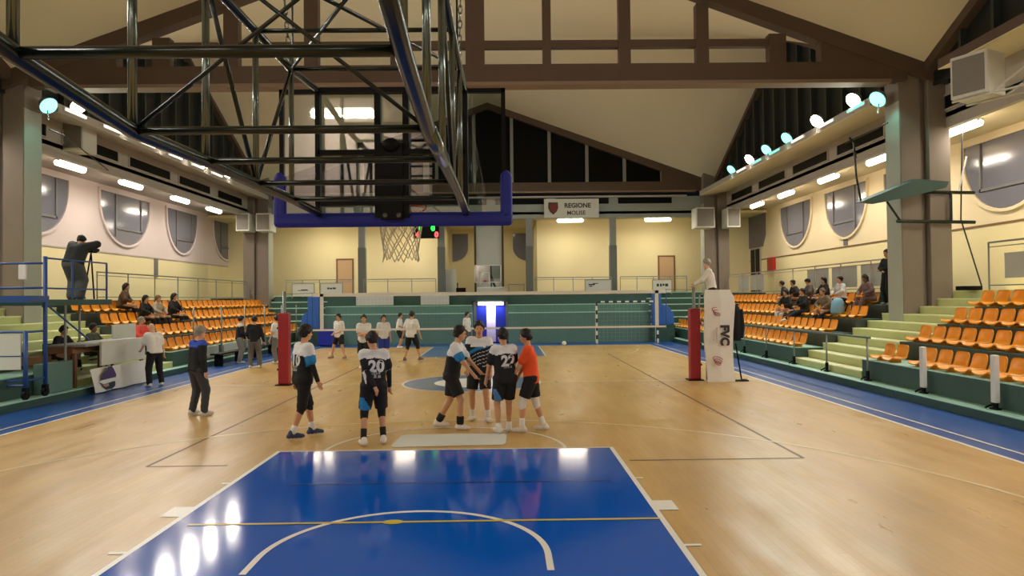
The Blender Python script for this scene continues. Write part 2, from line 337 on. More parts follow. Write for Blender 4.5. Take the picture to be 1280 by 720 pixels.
# aisle soffits + fascias
XFA = 13.76
n_tr = 3
for s in (-1, 1):
    f = B(); XE = 12.05 if s > 0 else 12.4
    f.box(s*XFA, s*(XFA+.18), YBACK, YF, 7.06, 8.3, 0)
    for (q0, q1, mc) in ((YBACK, 12.9, 2), (YN+.75, YF-1.2, 0)):
        f.prism([(s*XE, q0, 7.98), (s*XFA, q0, 8.26), (s*XFA, q0, 8.28), (s*XE, q0, 8.0)], (0, q1-q0, 0), 1)
        f.prism([(s*XE, q0, 8.0), (s*XFA, q0, 8.28), (s*XFA, q0, 8.42), (s*XE, q0, 8.24)], (0, q1-q0, 0), mc)
    f.prism([(s*XE, YF-1.2, 7.98), (s*XFA, YF-1.2, 8.26), (s*XFA, YF, 8.26), (s*13.0, YF-.3, 8.1)], (0, 0, .2), 0)
    f.box(s*XFA, s*XW, YBACK, YB, 7.36, 7.5, 1)
    o = f.build('trim_%d' % n_tr, ['fascia', 'cream' if s > 0 else 'reveal', 'brown']); n_tr += 1; tag(o, kind='structure')
    for q, ya in enumerate([14.35, 18.45, 22.5, 26.6, 30.75]):
        c = B(); c.box(s*(XFA-.02), s*XFA, ya, ya+3.25, 7.6, 7.97, 0)
        wn = c.build('window_%d' % (40+q+(10 if s > 0 else 0)), 'dark'); tag(wn, kind='structure')
        c = B(); c.box(s*(XFA-.05), s*XFA, ya-.06, ya, 7.56, 8.01); c.box(s*(XFA-.05), s*XFA, ya+3.25, ya+3.31, 7.56, 8.01); c.box(s*(XFA-.05), s*XFA, ya, ya+3.25, 7.97, 8.02); c.box(s*(XFA-.05), s*XFA, ya, ya+3.25, 7.55, 7.6)
        c.build('window_frame', 'fascia', wn)
f = B(); f.box(-XFA, XFA, YF, YF+.2, 6.91, 8.15, 0); f.box(-XW, XW, YF, YREC, 7.15, 7.3, 1); f.box(-11.6, 11.6, YF-.18, YF+.05, 8.1, 8.2, 2)
o = f.build('trim_%d' % n_tr, ['fasciab', 'yellow', 'fascia']); n_tr += 1; tag(o, kind='structure')
for q, (xa, xb) in enumerate([(-10.9, -7.7), (-7.0, -3.9), (-3.2, -.1), (.4, 3.4), (3.95, 7.05), (7.6, 10.75)]):
    wn = B().box(xa, xb, YF-.02, YF, 7.74, 8.09).build('window_%d' % (60+q), 'dark'); tag(wn, kind='structure')
# gable glazing
def gable_far():
    g = B(); h = lambda x: ZR-.35-(ZR-ZC)*abs(x)/RX
    g.prism([(-12.2, YF+.1, 8.9), (12.2, YF+.1, 8.9), (0, YF+.1, ZR)], (0, .05, 0), 0)
    o = g.build('window_70', 'dark'); tag(o, kind='structure')
    m = B()
    for x in (-9.6, -7.4, -5.2, -3, -.8, 1.4, 3.6, 5.8, 8.0, 10.2): m.box(x-.09, x+.09, YF-.02, YF+.1, 8.9, h(x)+.15)
    m.build('mullion', 'pil', o)
gable_far()
nwin = 71
for s in (-1, 1):
    for (yA, yB) in ((YN, YF), (YN-20.2, YN)):
        yc = (yA+yB)/2
        g = B(); g.prism([(s*13.4, yA, 8.3), (s*13.4, yB, 8.3), (s*13.4, yB, ZC), (s*13.4, yc, ZR+.2), (s*13.4, yA, ZC)], (s*.05, 0, 0))
        o = g.build('window_%d' % nwin, 'louv'); nwin += 1; tag(o, kind='structure')
        m = B(); t = yA+1.1
        while t < yB-.5:
            zt = ZC+(ZR-ZC)*(1-abs(t-yc)/(yc-yA)); m.box(s*13.22, s*13.4, t-.05, t+.05, 8.3, zt); t += 1.25
        m.build('mullion', 'louvl', o)
        e = B()
        for (p, q) in ((yA, yc), (yB, yc)): e.bar((s*13.3, p, ZC+.05), (s*13.3, q, ZR+.05), .35, .42)
        o = e.build('trim_%d' % n_tr, 'brown'); n_tr += 1; tag(o, kind='structure')
# ------------------------------------------------------------------ trusses and columns
def truss(y, lab, web=True):
    t = root('roof_truss', (0, y, 8.4), lab, 'roof truss', kind='structure')
    c = B(); c.box(-XC-.2, XC+.2, y-.185, y+.185, 8.48, 9.0, 0); c.box(-XC+.3, XC-.3, y-.24, y+.24, 8.38, 8.48, 1); c.build('bottom_chord', ['brown', 'brown2'], t)
    for s in (-1, 1):
        b = B(); b.prism([(0, y-.2, 13.35), (0, y-.2, 14.2), (s*13.4, y-.2, 9.25), (s*13.4, y-.2, 8.4)], (0, .4, 0)); b.build('rafter', 'brown', t)
    for s in (-1, 1): B().prism([(s*10.15, y-.17, 8.5), (s*12.6, y-.17, 8.45), (s*12.6, y-.17, 9.25), (s*10.15, y-.17, 9.9)], (0, .34, 0)).build('haunch', 'brown', t)
    if web:
        for x, ww in ((0.12, .55), (2.2, .24), (4.46, .34), (6.72, .36), (-2.2, .24), (-4.6, .4), (-6.9, .42), (8.9, .5), (-8.9, .5)):
            z1 = 14.2-abs(x)*.41-.7
            B().box(x-ww/2, x+ww/2, y-.14, y+.14, 8.95, max(z1, 9.3)).build('post', 'brown', t)
        B().box(-8.8, 8.8, y-.1, y+.1, 9.5, 9.72).build('tie_beam', 'brown', t)
    return t
truss(YN, 'nearer brown timber-coloured roof truss with web posts spanning above the court')
truss(YF+.02, 'far brown roof truss framing the dark gable glazing above the end balcony', web=False)
def column(x, y, s, z0, z1, label):
    r = root('concrete_column', (x, y, z0), label, 'column', kind='structure')
    b = B()
    b.box(x, x+s*.03, y+.01, y+.75, z0-1.6, z1-1.75, 1); b.box(x, x+s*.03, y+.01, y+.75, z1-1.75, z1, 0); b.box(x+s*.03, x+s*.62, y, y+.76, z0-1.6, z1, 0)
    b.box(x+s*.62, x+s*.8, y+.12, y+.76, z0-1.6, z1, 0); b.box(x+s*.8, x+s*1.42, y-.1, y+.8, z0-1.6, z1, 0)
    b.build('shaft', ['conc', 'strip'], r, bevel=.03); return r
column(XC, YN-.05, 1, 1.75, 9.65, 'grey concrete column rising from the right stairs by the folded hoop')
column(-12.85, YN-.05, -1, 1.75, 9.65, 'grey concrete column behind the blue scaffold platform')
column(XC, YF-.6, 1, 2.3, 9.4, 'far grey concrete column behind the referee in white')
column(-12.6, YF-.6, -1, 2.3, 9.4, 'far grey concrete column beyond the red padded post')
# ------------------------------------------------------------------ windows of the side walls
def dwin(name, s, ya, yb, zt, zb, mull=.3):
    yc, hw = (ya+yb)/2, (yb-ya)/2; zs = zt-(zt-zb)*.14; n = 20
    def dpoly(x, e):
        p = [(x, yc-hw-e, zt+e), (x, yc+hw+e, zt+e)]
        p += [(x, yc+(hw+e)*math.cos(math.pi*i/n), zs-(zs-zb+e)*math.sin(math.pi*i/n)**.92) for i in range(n+1)]
        return p
    xi = s*(XW-.03)
    w_ = B().prism(dpoly(s*XW, .0), (-s*.03, 0, 0)).build(name, 'pane'); tag(w_, kind='structure')
    fr = B(); outer = dpoly(s*(XW), .07); inner = dpoly(s*XW, -.03); k = len(outer)
    dx = Vector((-s*.09, 0, 0))
    v = [Vector(p) for p in outer]+[Vector(p)+dx for p in outer]+[Vector(p)+dx for p in inner]+[Vector(p) for p in inner]; f = []
    for i in range(k):
        j = (i+1) % k
        for a_, b_ in ((0, k), (k, 2*k), (2*k, 3*k)): f.append((a_+i, a_+j, b_+j, b_+i))
    fr.add(v, f); fr.build('window_frame', 'cream' if s > 0 else 'pink', w_)
    m_ = B(); ym = ya+(yb-ya)*mull
    m_.box(xi, xi-s*.05, ym-.05, ym+.05, zb+.35, zt-.05); m_.box(xi, xi-s*.05, ym, ym+hw*1.05, zb+(zt-zb)*.3, zb+(zt-zb)*.3+.09); m_.box(xi, xi-s*.05, ym+hw*1.0, ym+hw*1.0+.08, zb+(zt-zb)*.3, zt-.05)
    m_.build('sash', 'wframe', w_)
i = 1
for (ya, yb) in ((4.1, 7.95), (9.25, 13.1), (14.4, 18.3), (19.6, 23.1), (24.4, 28.2), (29.7, 33.6)):
    dwin('window_%d' % i, 1, ya, yb, 7.12, 4.83, .28 if i % 2 else .25); i += 1
dwin('window_%d' % i, 1, 40.6, 43.6, 7.1, 5.1); i += 1
for (ya, yb) in ((8.5, 12.3), (13.6, 17.4), (18.9, 22.8), (24.9, 29.0), (30.7, 34.2), (36.3, 40)):
    dwin('window_%d' % i, -1, ya, yb, 7.12, 4.83, .3); i += 1
# blind + glass door on right wall
wn = B().prism([(XW, 35.8, 7.3), (XW, 39.2, 7.3), (XW, 39.2, 5.9), (XW, 38.7, 5.2), (XW, 36.3, 5.2), (XW, 35.8, 5.9)], (-.06, 0, 0)).build('window_%d' % i, 'blind'); tag(wn, kind='structure'); i += 1
dr = B().box(XW-.06, XW, 36.6, 38.3, 2.44, 5.2, 0).build('door_3', 'reveal'); tag(dr, kind='structure')
B().box(XW-.08, XW-.06, 36.75, 37.38, 2.5, 5.1).box(XW-.08, XW-.06, 37.52, 38.15, 2.5, 5.1).build('door_pane', 'dark', dr)
# end wall doors, recess windows, wide pillar, pilasters
for q, (xa, xb) in enumerate(((-9.5, -8.6), (10.62, 11.52))):
    d = B().box(xa-.09, xa, YB-.06, YB, 2.44, 4.85, 0).box(xb, xb+.09, YB-.06, YB, 2.44, 4.85, 0).box(xa, xb, YB-.06, YB, 4.77, 4.85, 0).build('door_%d' % (q+1), 'doorf'); tag(d, kind='structure')
    B().box(xa, xb, YB-.03, YB, 2.44, 4.77).build('door_leaf', 'doorp', d)
    B().tube([(xb-.1, YB-.05, 3.5), (xb-.1, YB-.1, 3.5), (xb-.22, YB-.1, 3.5)], .015, 6).build('door_handle', 'grey', d)
for s, xa in ((1, -2.75), (-1, 2.62)):
    ww = 1.1; n = 10; zt, zb = 6.85, 4.9
    p = [(xa, YREC-.02, zt)]+[(xa, YREC-.02, zb)]+[(xa+s*ww*math.sin(math.pi/2*k_/n), YREC-.02, zb+.95*(1-math.cos(math.pi/2*k_/n))) for k_ in range(n+1)]+[(xa+s*ww, YREC-.02, zt)]
    o = B().prism(p, (0, -.04, 0)).build('window_%d' % i, 'pane'); tag(o, kind='structure'); i += 1
wp = B(); wp.box(-.8, .75, 37.2, 38.4, 2.44, 7.15, 0); wp.box(-.92, -.8, 37.15, 38.4, 2.44, 7.15, 1); wp.box(.75, .87, 37.15, 38.4, 2.44, 7.15, 1)
o = wp.build('wide_pillar', ['bannerp', 'shieldb']); tag(o, 'broad pale pillar with dark edges behind the stored hoop', 'pillar', kind='structure')
for x, nm in ((-7.4, 'beside the left end-wall door'), (-2.78, 'left of the recessed bay'), (2.37, 'right of the recessed bay'), (7.27, 'between the two framed balcony signs')):
    p = B(); p.box(x-.19, x+.19, YF-.05, YF+.3, 5.3, 6.95, 0); p.box(x-.21, x+.21, YF-.08, YF+.32, 2.4, 5.3, 1)
    o = p.build('balcony_pillar', ['pil', 'pild']); tag(o, 'slim grey balcony pillar ' + nm, 'pillar', kind='structure')
# ------------------------------------------------------------------ lights
TL = (1., .91, .77)
FIXP, FLP = 185, 475
def fluor(x, y, z, along, lab, power=FIXP):
    r = root('ceiling_tube_lamp', (x, y, z), lab, 'tube light', 'fluorescent tubes under the balcony soffits')
    L_ = .78
    b = B()
    if along == 'y': b.box(x-.09, x+.09, y-L_, y+L_, z, z+.1)
    else: b.box(x-L_, x+L_, y-.09, y+.09, z, z+.1)
    b.build('housing', 'white', r, bevel=.02)
    for q_ in (-.5, .5): B().box(x-.015+(q_ if along == 'x' else 0), x+.015+(q_ if along == 'x' else 0), y-.015+(q_ if along == 'y' else 0), y+.015+(q_ if along == 'y' else 0), z+.1, 7.37 if along == 'y' else (7.16 if y > 0 else 13.6)).build('hanger', 'white', r)
    d = B(); n = 10
    e = Vector((0, 1, 0)) if along == 'y' else Vector((1, 0, 0)); c = Vector((x, y, z-.01))
    d.tube([c-e*L_, c-e*(L_-.06), c+e*(L_-.06), c+e*L_], [.06, .12, .12, .06], 14); d.build('diffuser', 'tubeon', r, smooth=True)
    lamp('tube_glow', 'AREA', (x, y, z-.12), power, TL, r, .16 if along == 'y' else 1.5, 1.5 if along == 'y' else .16)
    return r
yy = [3.3, 7.5, 11.4, 15.35, 19.76, 23.65, 27.9, 31.65]
for s in (1, -1):
    for q, y in enumerate(yy):
        fluor(s*14.3, y, 7.08, 'y', '%s lit fluorescent tube from the near end under the %s balcony soffit' % (ordn(q), 'right' if s > 0 else 'left'))
for q, x in enumerate((-10.0, -4.9, 4.83, 10.03)):
    fluor(x, 36.1, 6.86, 'x', '%s lit fluorescent tube from the left under the end balcony soffit' % ordn(q), FIXP*1.0)
for q, x in enumerate((-1.9, 1.9)):
    lamp('recess_glow', 'AREA', (x*.7, 41, 7.0), 25, TL, None, .8)
fy = [15.75, 17.15, 19.7, 22.3, 24.4, 26.4, 28.9]
fk = ['t', 'w', 'w', 't', 't', 'w', 't']
def flood(s, x, y, z, kind, lab, power=FLP):
    r = root('floodlight', (x, y, z), lab, 'floodlight', 'round floodlights along the side cornices')
    ax = Vector((-s*.75, -.25, -.6)).normalized(); c = Vector((x, y, z))
    B().tube([c-ax*.24, c-ax*.2, c-ax*.05, c], [.07, .17, .25, .27], 20).build('housing', 'grey', r, smooth=True)
    B().tube([c+ax*.002, c+ax*.02, c+ax*.05], [.25, .24, .12], 20).build('lens', 'tealon' if kind == 't' else 'floodon', r, smooth=True)
    bx = x; B().tube([(x, y, z-.42), c-ax*.1], .02, 8).build('bracket', 'grey', r)
    lamp('flood_glow', 'SPOT', c+ax*.1, power, (.75, 1, .95) if kind == 't' else (1, .95, .86), r, .22, direction=(-s*1.0, -.05 if y > 14 else .15, -.75), angle=150, blend=.6)
    return r
for s in (1, -1):
    sd = 'right' if s > 0 else 'left'
    for q, (y, kd) in enumerate(zip(fy, fk)):
        kk = kd if s > 0 else ('t' if q == 0 else 'w')
        flood(s, 12.05 if s > 0 else -12.42, y, 8.42 if q else 8.05, kk, '%s %s round floodlight from the near column on the %s cornice' % (ordn(q), 'teal-glowing' if kk == 't' else 'warm white', sd))
    for q, y in enumerate((-1.5, 1.5, 4.5, 7.4)):  # unseen floodlights added to brighten the foreground floor
        flood(s, s*12.05, y, 8.42, 'w', '%s added white floodlight out of view on the near bay cornice, %s side' % (ordn(q), sd))
for s in (1, -1):
    lamp('column_glow', 'SPOT', (s*11.6, 15.1, 8.0), 40, (.25, 1, .85), None, .1, direction=(s*.9, .6, -1.4), angle=70)
for s in (1, -1):  # emissive strips put in as the bright streaks along the cornice edges
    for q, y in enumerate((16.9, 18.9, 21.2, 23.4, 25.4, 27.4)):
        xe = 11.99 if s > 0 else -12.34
        r = root('cornice_streak', (xe, y, 8.1), '%s slim glowing streak from the near column along the %s cornice edge' % (ordn(q), 'right' if s > 0 else 'left'), 'batten lamp', 'glowing streaks on the cornice edges')
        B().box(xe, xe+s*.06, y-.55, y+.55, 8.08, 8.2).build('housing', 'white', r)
        B().box(xe-s*.03, xe, y-.5, y+.5, 8.1, 8.16).build('diffuser', 'streakt' if (s > 0 and fk[q] == 't') else 'streakw', r)
for q, x in enumerate((-7.6, -3.0, 2.7, 7.6)): fluor(x, -9.9, 6.86, 'x', '%s lit fluorescent tube from the left on the near end wall' % ordn(q), FIXP*1.5)
# ------------------------------------------------------------------ ceiling-hung basket
hb = root('basketball_hoop', (0, 1.2, 2.9), 'large ceiling-hung basketball hoop with glass backboard and dark green tube frame', 'basketball hoop')
ys = [-2.33, -1.65, -.96, -.26, .44]; zl = [3.02, 2.945, 2.96, 2.965, 2.97]; ZU = 3.9
for s in (-1, 1):
    x = s*.6
    B().tube([(x*1.02, -4.0, 3.3), (x, -2.33, 3.02), (x, -1.65, 2.945)]+[(x, ys[i], zl[i]) for i in (2, 3, 4)]+[(x, 1.12, 2.96)], .031, 12).build('lower_rail', 'tube', hb, smooth=True)
    B().tube([(x, -4.0, ZU), (x, .44, ZU), (x, 1.12, 3.96)], .026, 10).build('upper_rail', 'tube', hb, smooth=True)
    for i in range(5): B().tube([(x, ys[i], zl[i]), (x, ys[i], ZU)], .0185, 10).build('upright', 'tubel', hb, smooth=True)  # paler than the rails: bright highlights put into the steel's colour
    B().tube([(x, ys[2], ZU), (x, ys[3], zl[3])], .014, 8).build('brace', 'tube', hb, smooth=True)
    B().tube([(x, ys[4], ZU), (x, ys[3], zl[3])], .014, 8).build('brace', 'tube', hb, smooth=True)
    B().tube([(x*.98, ys[4], ZU), (x*.98, ys[4]-.02, 9.0)], .008, 6).build('hanger_rod', 'tube', hb)
    ch = B(); p0, p1 = Vector((x*1.0, .42, 3.92)), Vector((x*1.12, .2, 5.6)); n = 34
    for k_ in range(n):
        c = p0.lerp(p1, (k_+.5)/n); d = (p1-p0).normalized(); a1 = Vector((1, 0, 0)) if k_ % 2 else Vector((0, 1, 0)); a1 = (a1-d*a1.dot(d)).normalized()
        ch.tube([c+d*.033*math.cos(t)+a1*.013*math.sin(t) for t in (2*math.pi*q/8 for q in range(8))], .0045, 5, closed=True)
    ch.build('chain', 'tubel', hb, smooth=True)
    g = B(); g.prism([(x, .36, ZU), (x, .5, ZU), (x, .43, ZU+.1)], (.012, 0, 0)); g.build('chain_plate', 'tubel', hb)
for i in range(5):
    B().tube([(-.62, ys[i], zl[i]), (.62, ys[i], zl[i])], .02 if i == 0 else .017, 10).build('rung', 'tube', hb, smooth=True)
    B().tube([(-.6, ys[i], ZU), (.6, ys[i], ZU)], .015, 8).build('upper_rung', 'tube', hb, smooth=True)
for s in (-1, 1):
    B().tube([(-s*.6, ys[1], zl[1]), (s*.6, ys[1], ZU)], .009, 8).build('cross_brace', 'tube', hb, smooth=True)
    B().tube([(-s*.6, ys[4], ZU), (s*.6, ys[1], ZU)], .013, 8).build('cross_brace', 'tube', hb, smooth=True)
B().tube([(.6, ys[1]+.02, 2.95), (.6, -.9, 2.963)], .035, 12).build('lit_rail_stretch', 'tubel', hb, smooth=True)  # paler tube added as the lit stretch of the right rail
B().box(-.9, .9, 1.195, 1.215, 2.93, 3.98).build('backboard', 'glass', hb)
fr = B()
for (xa, xb, za, zb) in ((-.93, .93, 3.95, 3.985), (-.93, -.895, 2.93, 3.985), (.895, .93, 2.93, 3.985), (-.93, .93, 2.9, 2.94)): fr.box(xa, xb, 1.185, 1.225, za, zb)
fr.build('board_frame', 'black', hb)
b = B()
for x in (-.6, .6): b.box(x-.02, x+.02, 1.12, 1.18, 2.93, 3.98)
b.box(-.6, .6, 1.12, 1.17, 3.43, 3.47); b.box(-.6, .6, 1.12, 1.17, 3.02, 3.07); b.box(-.6, .6, 1.12, 1.16, 3.94, 3.98)
b.build('mounting_frame', 'black', hb)
b = B(); b.box(-.09, .09, 1.1, 1.19, 2.9, 3.52); b.ell((0, 1.1, 3.5), (.07, .05, .06)); b.box(-.14, -.09, 1.13, 1.19, 2.92, 3.98); b.box(.14, .09, 1.13, 1.19, 2.92, 3.98); b.build('rim_post', 'black', hb)
B().ell((-.05, 1.09, 2.93), (.022, .015, .022)).ell((.06, 1.09, 2.93), (.022, .015, .022)).build('bolt', 'tubel', hb)
pd = B(); pd.box(-.98, .98, 1.165, 1.25, 2.85, 2.965)
for s in (-1, 1): pd.prism([(s*.98, 1.165, 2.9), (s*.98, 1.165, 3.27), (s*.93, 1.165, 3.32), (s*.88, 1.165, 3.27), (s*.88, 1.165, 2.9)], (0, .085, 0))
pd.build('edge_padding', 'pad', hb, bevel=.03)
sq = B()
for (xa, xb, za, zb) in ((-.295, .295, 3.5, 3.55), (-.295, -.245, 3.1, 3.55), (.245, .295, 3.1, 3.55), (-.295, .295, 3.1, 3.13)): sq.box(xa, xb, 1.216, 1.219, za, zb)
sq.build('target_square', 'linew', hb)
rm = B(); rm.tube([(.225*math.cos(t), 1.6+.225*math.sin(t), 3.05) for t in (2*math.pi*q/32 for q in range(32))], .01, 8, closed=True); rm.box(-.09, .09, 1.22, 1.38, 3.0, 3.06); rm.build('rim', 'orange', hb, smooth=False)
nt = B(); nn = 12; lv = 6
def npnt(k_, l_):
    rr = .225-.085*(l_/lv)**.7+(.02 if l_ == lv else 0); a_ = 2*math.pi*(k_+.5*(l_ % 2))/nn; return (rr*math.cos(a_), 1.6+rr*math.sin(a_), 3.04-.45*l_/lv-(.012*math.sin(k_*2.3) if l_ else 0))
for l_ in range(lv):
    for k_ in range(nn):
        p = npnt(k_, l_)
        for kk in ((k_, k_-1) if l_ % 2 == 0 else (k_+1, k_)): nt.tube([p, npnt(kk % nn if l_ % 2 == 0 else kk % nn, l_+1)], .0045, 5)
nt.build('hoop_net', 'cord', hb)
# ------------------------------------------------------------------ volleyball net and posts
vn = root('volleyball_net', (XV, 14, 0), 'white-taped volleyball net stretched across the middle of the court', 'volleyball net')
x0, x1 = XV-4.75, XV+4.75
t = B(); t.box(x0, x1, 13.985, 14.015, 2.35, 2.435); t.build('top_tape', 'tape', vn)
t = B(); t.box(x0, x1, 13.992, 14.008, 1.43, 1.48); t.build('bottom_tape', 'tape', vn)
for s in (-1, 1):
    B().box(XV+s*4.5-.045, XV+s*4.5+.045, 13.985, 14.015, 1.43, 2.43).build('side_band', 'tape', vn)
    B().tube([(XV+s*4.75, 14, 1.4), (XV+s*4.75, 14, 2.46)], .012, 8).build('end_rod', 'bluesteel', vn)
    B().tube([(XV+s*4.75, 14, 2.45), (XV+s*5.45, 14, 2.43)], .006, 6).build('tension_cord', 'cables', vn); B().tube([(XV+s*4.75, 14, 1.45), (XV+s*5.34, 14, 1.42)], .005, 6).build('tension_cord', 'cables', vn)
m = B(); q = x0
while q < x1: m.box(q-.0008, q+.0008, 13.999, 14.001, 1.48, 2.36); q += .1
for k_ in range(1, 9): m.box(x0, x1, 13.999, 14.001, 1.48+.098*k_-.0008, 1.48+.098*k_+.0008)
m.build('net_mesh', 'netm', vn)
def post(s, lab):
    x = XV+s*5.5
    r = root('net_post', (x, 14, 0), lab, 'net post')
    B().tube([(x, 14, .0), (x, 14, 2.5)], .045, 12).build('pole', 'grey', r, smooth=True)
    b = B(); b.box(x-.14, x+.14, 13.86, 14.14, .02, 1.93); b.build('padding', 'red', r, bevel=.04)
    b = B()
    for z in (.4, .95, 1.5): b.box(x+s*.13, x+s*.17, 13.9, 14.1, z, z+.05)
    b.build('strap', 'black', r)
    B().box(x-.2, x+.2, 13.8, 14.2, 0, .03).build('base_plate', 'black', r)
    return r
post(-1, 'red padded volleyball post at the left end of the net'); post(1, 'dark red padded volleyball post beside the referee stand')
# referee stand
rs = root('referee_stand', (6.5, 13.85, 0), 'referee stand behind a tall white padded banner at the right end of the net', 'referee stand')
b = B()
for (x, y) in ((6.25, 13.75), (6.9, 13.75), (6.25, 14.75), (6.95, 14.75)): b.tube([(x, y, .03), (6.55+(x-6.55)*.8, 14.2+(y-14.2)*.6, 2.3)], .022, 8)
b.tube([(6.3, 13.95, 2.3), (6.85, 13.95, 2.3), (6.85, 14.45, 2.3), (6.3, 14.45, 2.3)], .018, 8); b.build('ladder_frame', 'grey', rs, smooth=True)
B().box(6.28, 6.9, 13.9, 14.55, 1.44, 1.5).build('platform', 'grey', rs)
pb = B(); n = 12; fr_, bk_ = [], []
for q in range(n+1):
    u = q/n; z = .0+2.42*u; xl = 6.2+.07*math.cos(u*7)*.35-.1*max(0, u-.25)*1.1; xr = 6.93-.05*math.sin(u*3.1+.4)+.02; yb = 13.5+.05*math.sin(u*5)
    if q == n: xl += .04; xr -= .16
    if q == n-1: xr -= .04
    fr_ += [(xl, yb, z), ((xl+xr)/2, yb-.05, z), (xr, yb+.02, z)]; bk_ += [(xl+.03, yb+.22, z), ((xl+xr)/2, yb+.22, z), (xr-.02, yb+.24, z)]
f = []
for q in range(n):
    a_ = 3*q; o_ = 3*(n+1)
    for c in (0, 1): f += [(a_+c, a_+c+1, a_+c+4, a_+c+3), (o_+a_+c+1, o_+a_+c, o_+a_+c+3, o_+a_+c+4)]
    f += [(o_+a_, a_, a_+3, o_+a_+3), (a_+2, o_+a_+2, o_+a_+5, a_+5)]
e_ = 3*n; o_ = 3*(n+1); f += [(e_, e_+1, o_+e_+1, o_+e_), (e_+1, e_+2, o_+e_+2, o_+e_+1)]
pb.add(fr_+bk_, f); pb.build('padded_banner', 'whitec', rs, smooth=False)
tx = B(); n0 = (6.64, 13.44, 1.23)
text_on(tx, 'FVC', .30, n0, (0, 0, -1), (1, 0, 0), thick=.018); tx.build('lettering', 'text', rs)
t2 = B(); text_on(t2, '#9', .06, (6.42, 13.445, 1.2), (0, 0, -1), (1, 0, 0), thick=.002); text_on(t2, '#7', .05, (6.34, 13.45, 1.2), (0, 0, -1), (1, 0, 0)); t2.build('small_lettering', 'textl', rs)
lg = B()
for zc in (1.83, .55):
    for dz, w_ in ((.05, .15), (0, .12), (-.05, .09)):
        pts = [(6.46+w_*math.cos(t)*.9, 13.435, zc+dz+w_*.45*math.sin(t)-.25*w_*math.cos(t)) for t in (R(20+i_*28) for i_ in range(12))]; lg.tube(pts, .011, 5)
lg.build('ball_emblem', 'textr', rs)
lk = B(); lk.tube([(6.98, 13.6, 1.0), (7.12, 13.6, .06), (7.3, 13.7, .03)], .02, 8); lk.box(6.9, 7.3, 13.55, 13.75, 0, .04); lk.build('foot', 'black', rs)
jk = B(); jk.tube([(7.1, 13.95, 2.0), (7.12, 13.95, 1.85), (7.13, 13.95, 1.4), (7.14, 13.95, 1.05)], [.07, .13, .14, .1], 12); jk.tube([(7.24, 13.9, 1.9), (7.27, 13.88, 1.4), (7.24, 13.88, 1.12)], [.05, .06, .045], 8)
jk.tube([(6.9, 14.0, 2.0), (7.2, 13.95, 2.02)], .02, 6)
o = jk.build('jacket', mat('jacket_navy', '#14171f', .85, var=.15)); tag(o, 'dark navy jacket hanging at the side of the referee stand', 'jacket')
# ------------------------------------------------------------------ seats
def seat_mesh():
    prof = [(0.0, -.035), (.03, .0), (.12, -.012), (.24, -.016), (.33, -.002), (.385, .05), (.41, .12), (.43, .2), (.445, .27), (.45, .305)]
    nu = 8; top = []; bot = []
    for k_, (d, z) in enumerate(prof):
        hw = .215
        if k_ == 0: hw = .18
        if k_ == len(prof)-1: hw = .16
        if k_ == len(prof)-2: hw = .2
        for j in range(nu+1):
            u = -1+2*j/nu; lift = .03*abs(u)**3*(1 if k_ < 5 else 0); fw = -.035*abs(u)**2.5*(1 if k_ >= 5 else 0)
            top.append((d+fw, u*hw, z+lift)); bot.append((d+fw+(.02 if k_ >= 4 else 0), u*hw, z+lift-(.022 if k_ < 6 else .0)))
    n = len(prof); f = []; W = nu+1; o = len(top)
    for a in range(n-1):
        for j in range(nu):
            q = (a*W+j, a*W+j+1, (a+1)*W+j+1, (a+1)*W+j); f += [q[::-1], tuple(o+i for i in q)]
    for a in range(n-1):
        f += [(a*W, (a+1)*W, o+(a+1)*W, o+a*W), (a*W+nu, o+a*W+nu, o+(a+1)*W+nu, (a+1)*W+nu)]
    for j in range(nu): f += [(j, o+j, o+j+1, j+1), ((n-1)*W+j, (n-1)*W+j+1, o+(n-1)*W+j+1, o+(n-1)*W+j)]
    b = B(); b.add(top+bot, f)
    b.box(.12, .3, -.1, .1, -.1, -.02)
    return b
s0 = seat_mesh().build('stadium_seat', 'seat', smooth=True)
first = [True]
ROWN = ['front', 'second', 'third', 'top']
def seats(s, y0, step, n, row, block, start, skip=()):
    for k_ in range(n):
        if k_ in skip: continue
        if first[0]: o = s0; first[0] = False
        else: o = s0.copy(); COL.objects.link(o)
        o.location = (s*(ROWX[row]+.06), y0+step*k_, ROWZ[row]+.1); o.rotation_euler = (0, 0, 0 if s > 0 else math.pi)
        tag(o, '%s orange seat from %s, %s row, %s block' % (ordn(k_), start, ROWN[row], block), 'seat', 'orange stadium seats')
for row in range(4):
    seats(1, ST[1][0]-.45+(.12*row if row < 3 else .62), -.52, [15, 14, 13, 12][row], row, 'near right', 'the stairs', skip=((2,) if row == 0 else ()))
    seats(1, ST[1][1]+.35, .53, 34, row, 'far right', 'the stairs', skip=((0, 1) if row == 3 else ()))
    seats(-1, ST[-1][1]+.4, .54, 32, row, 'far left', 'the scorers')
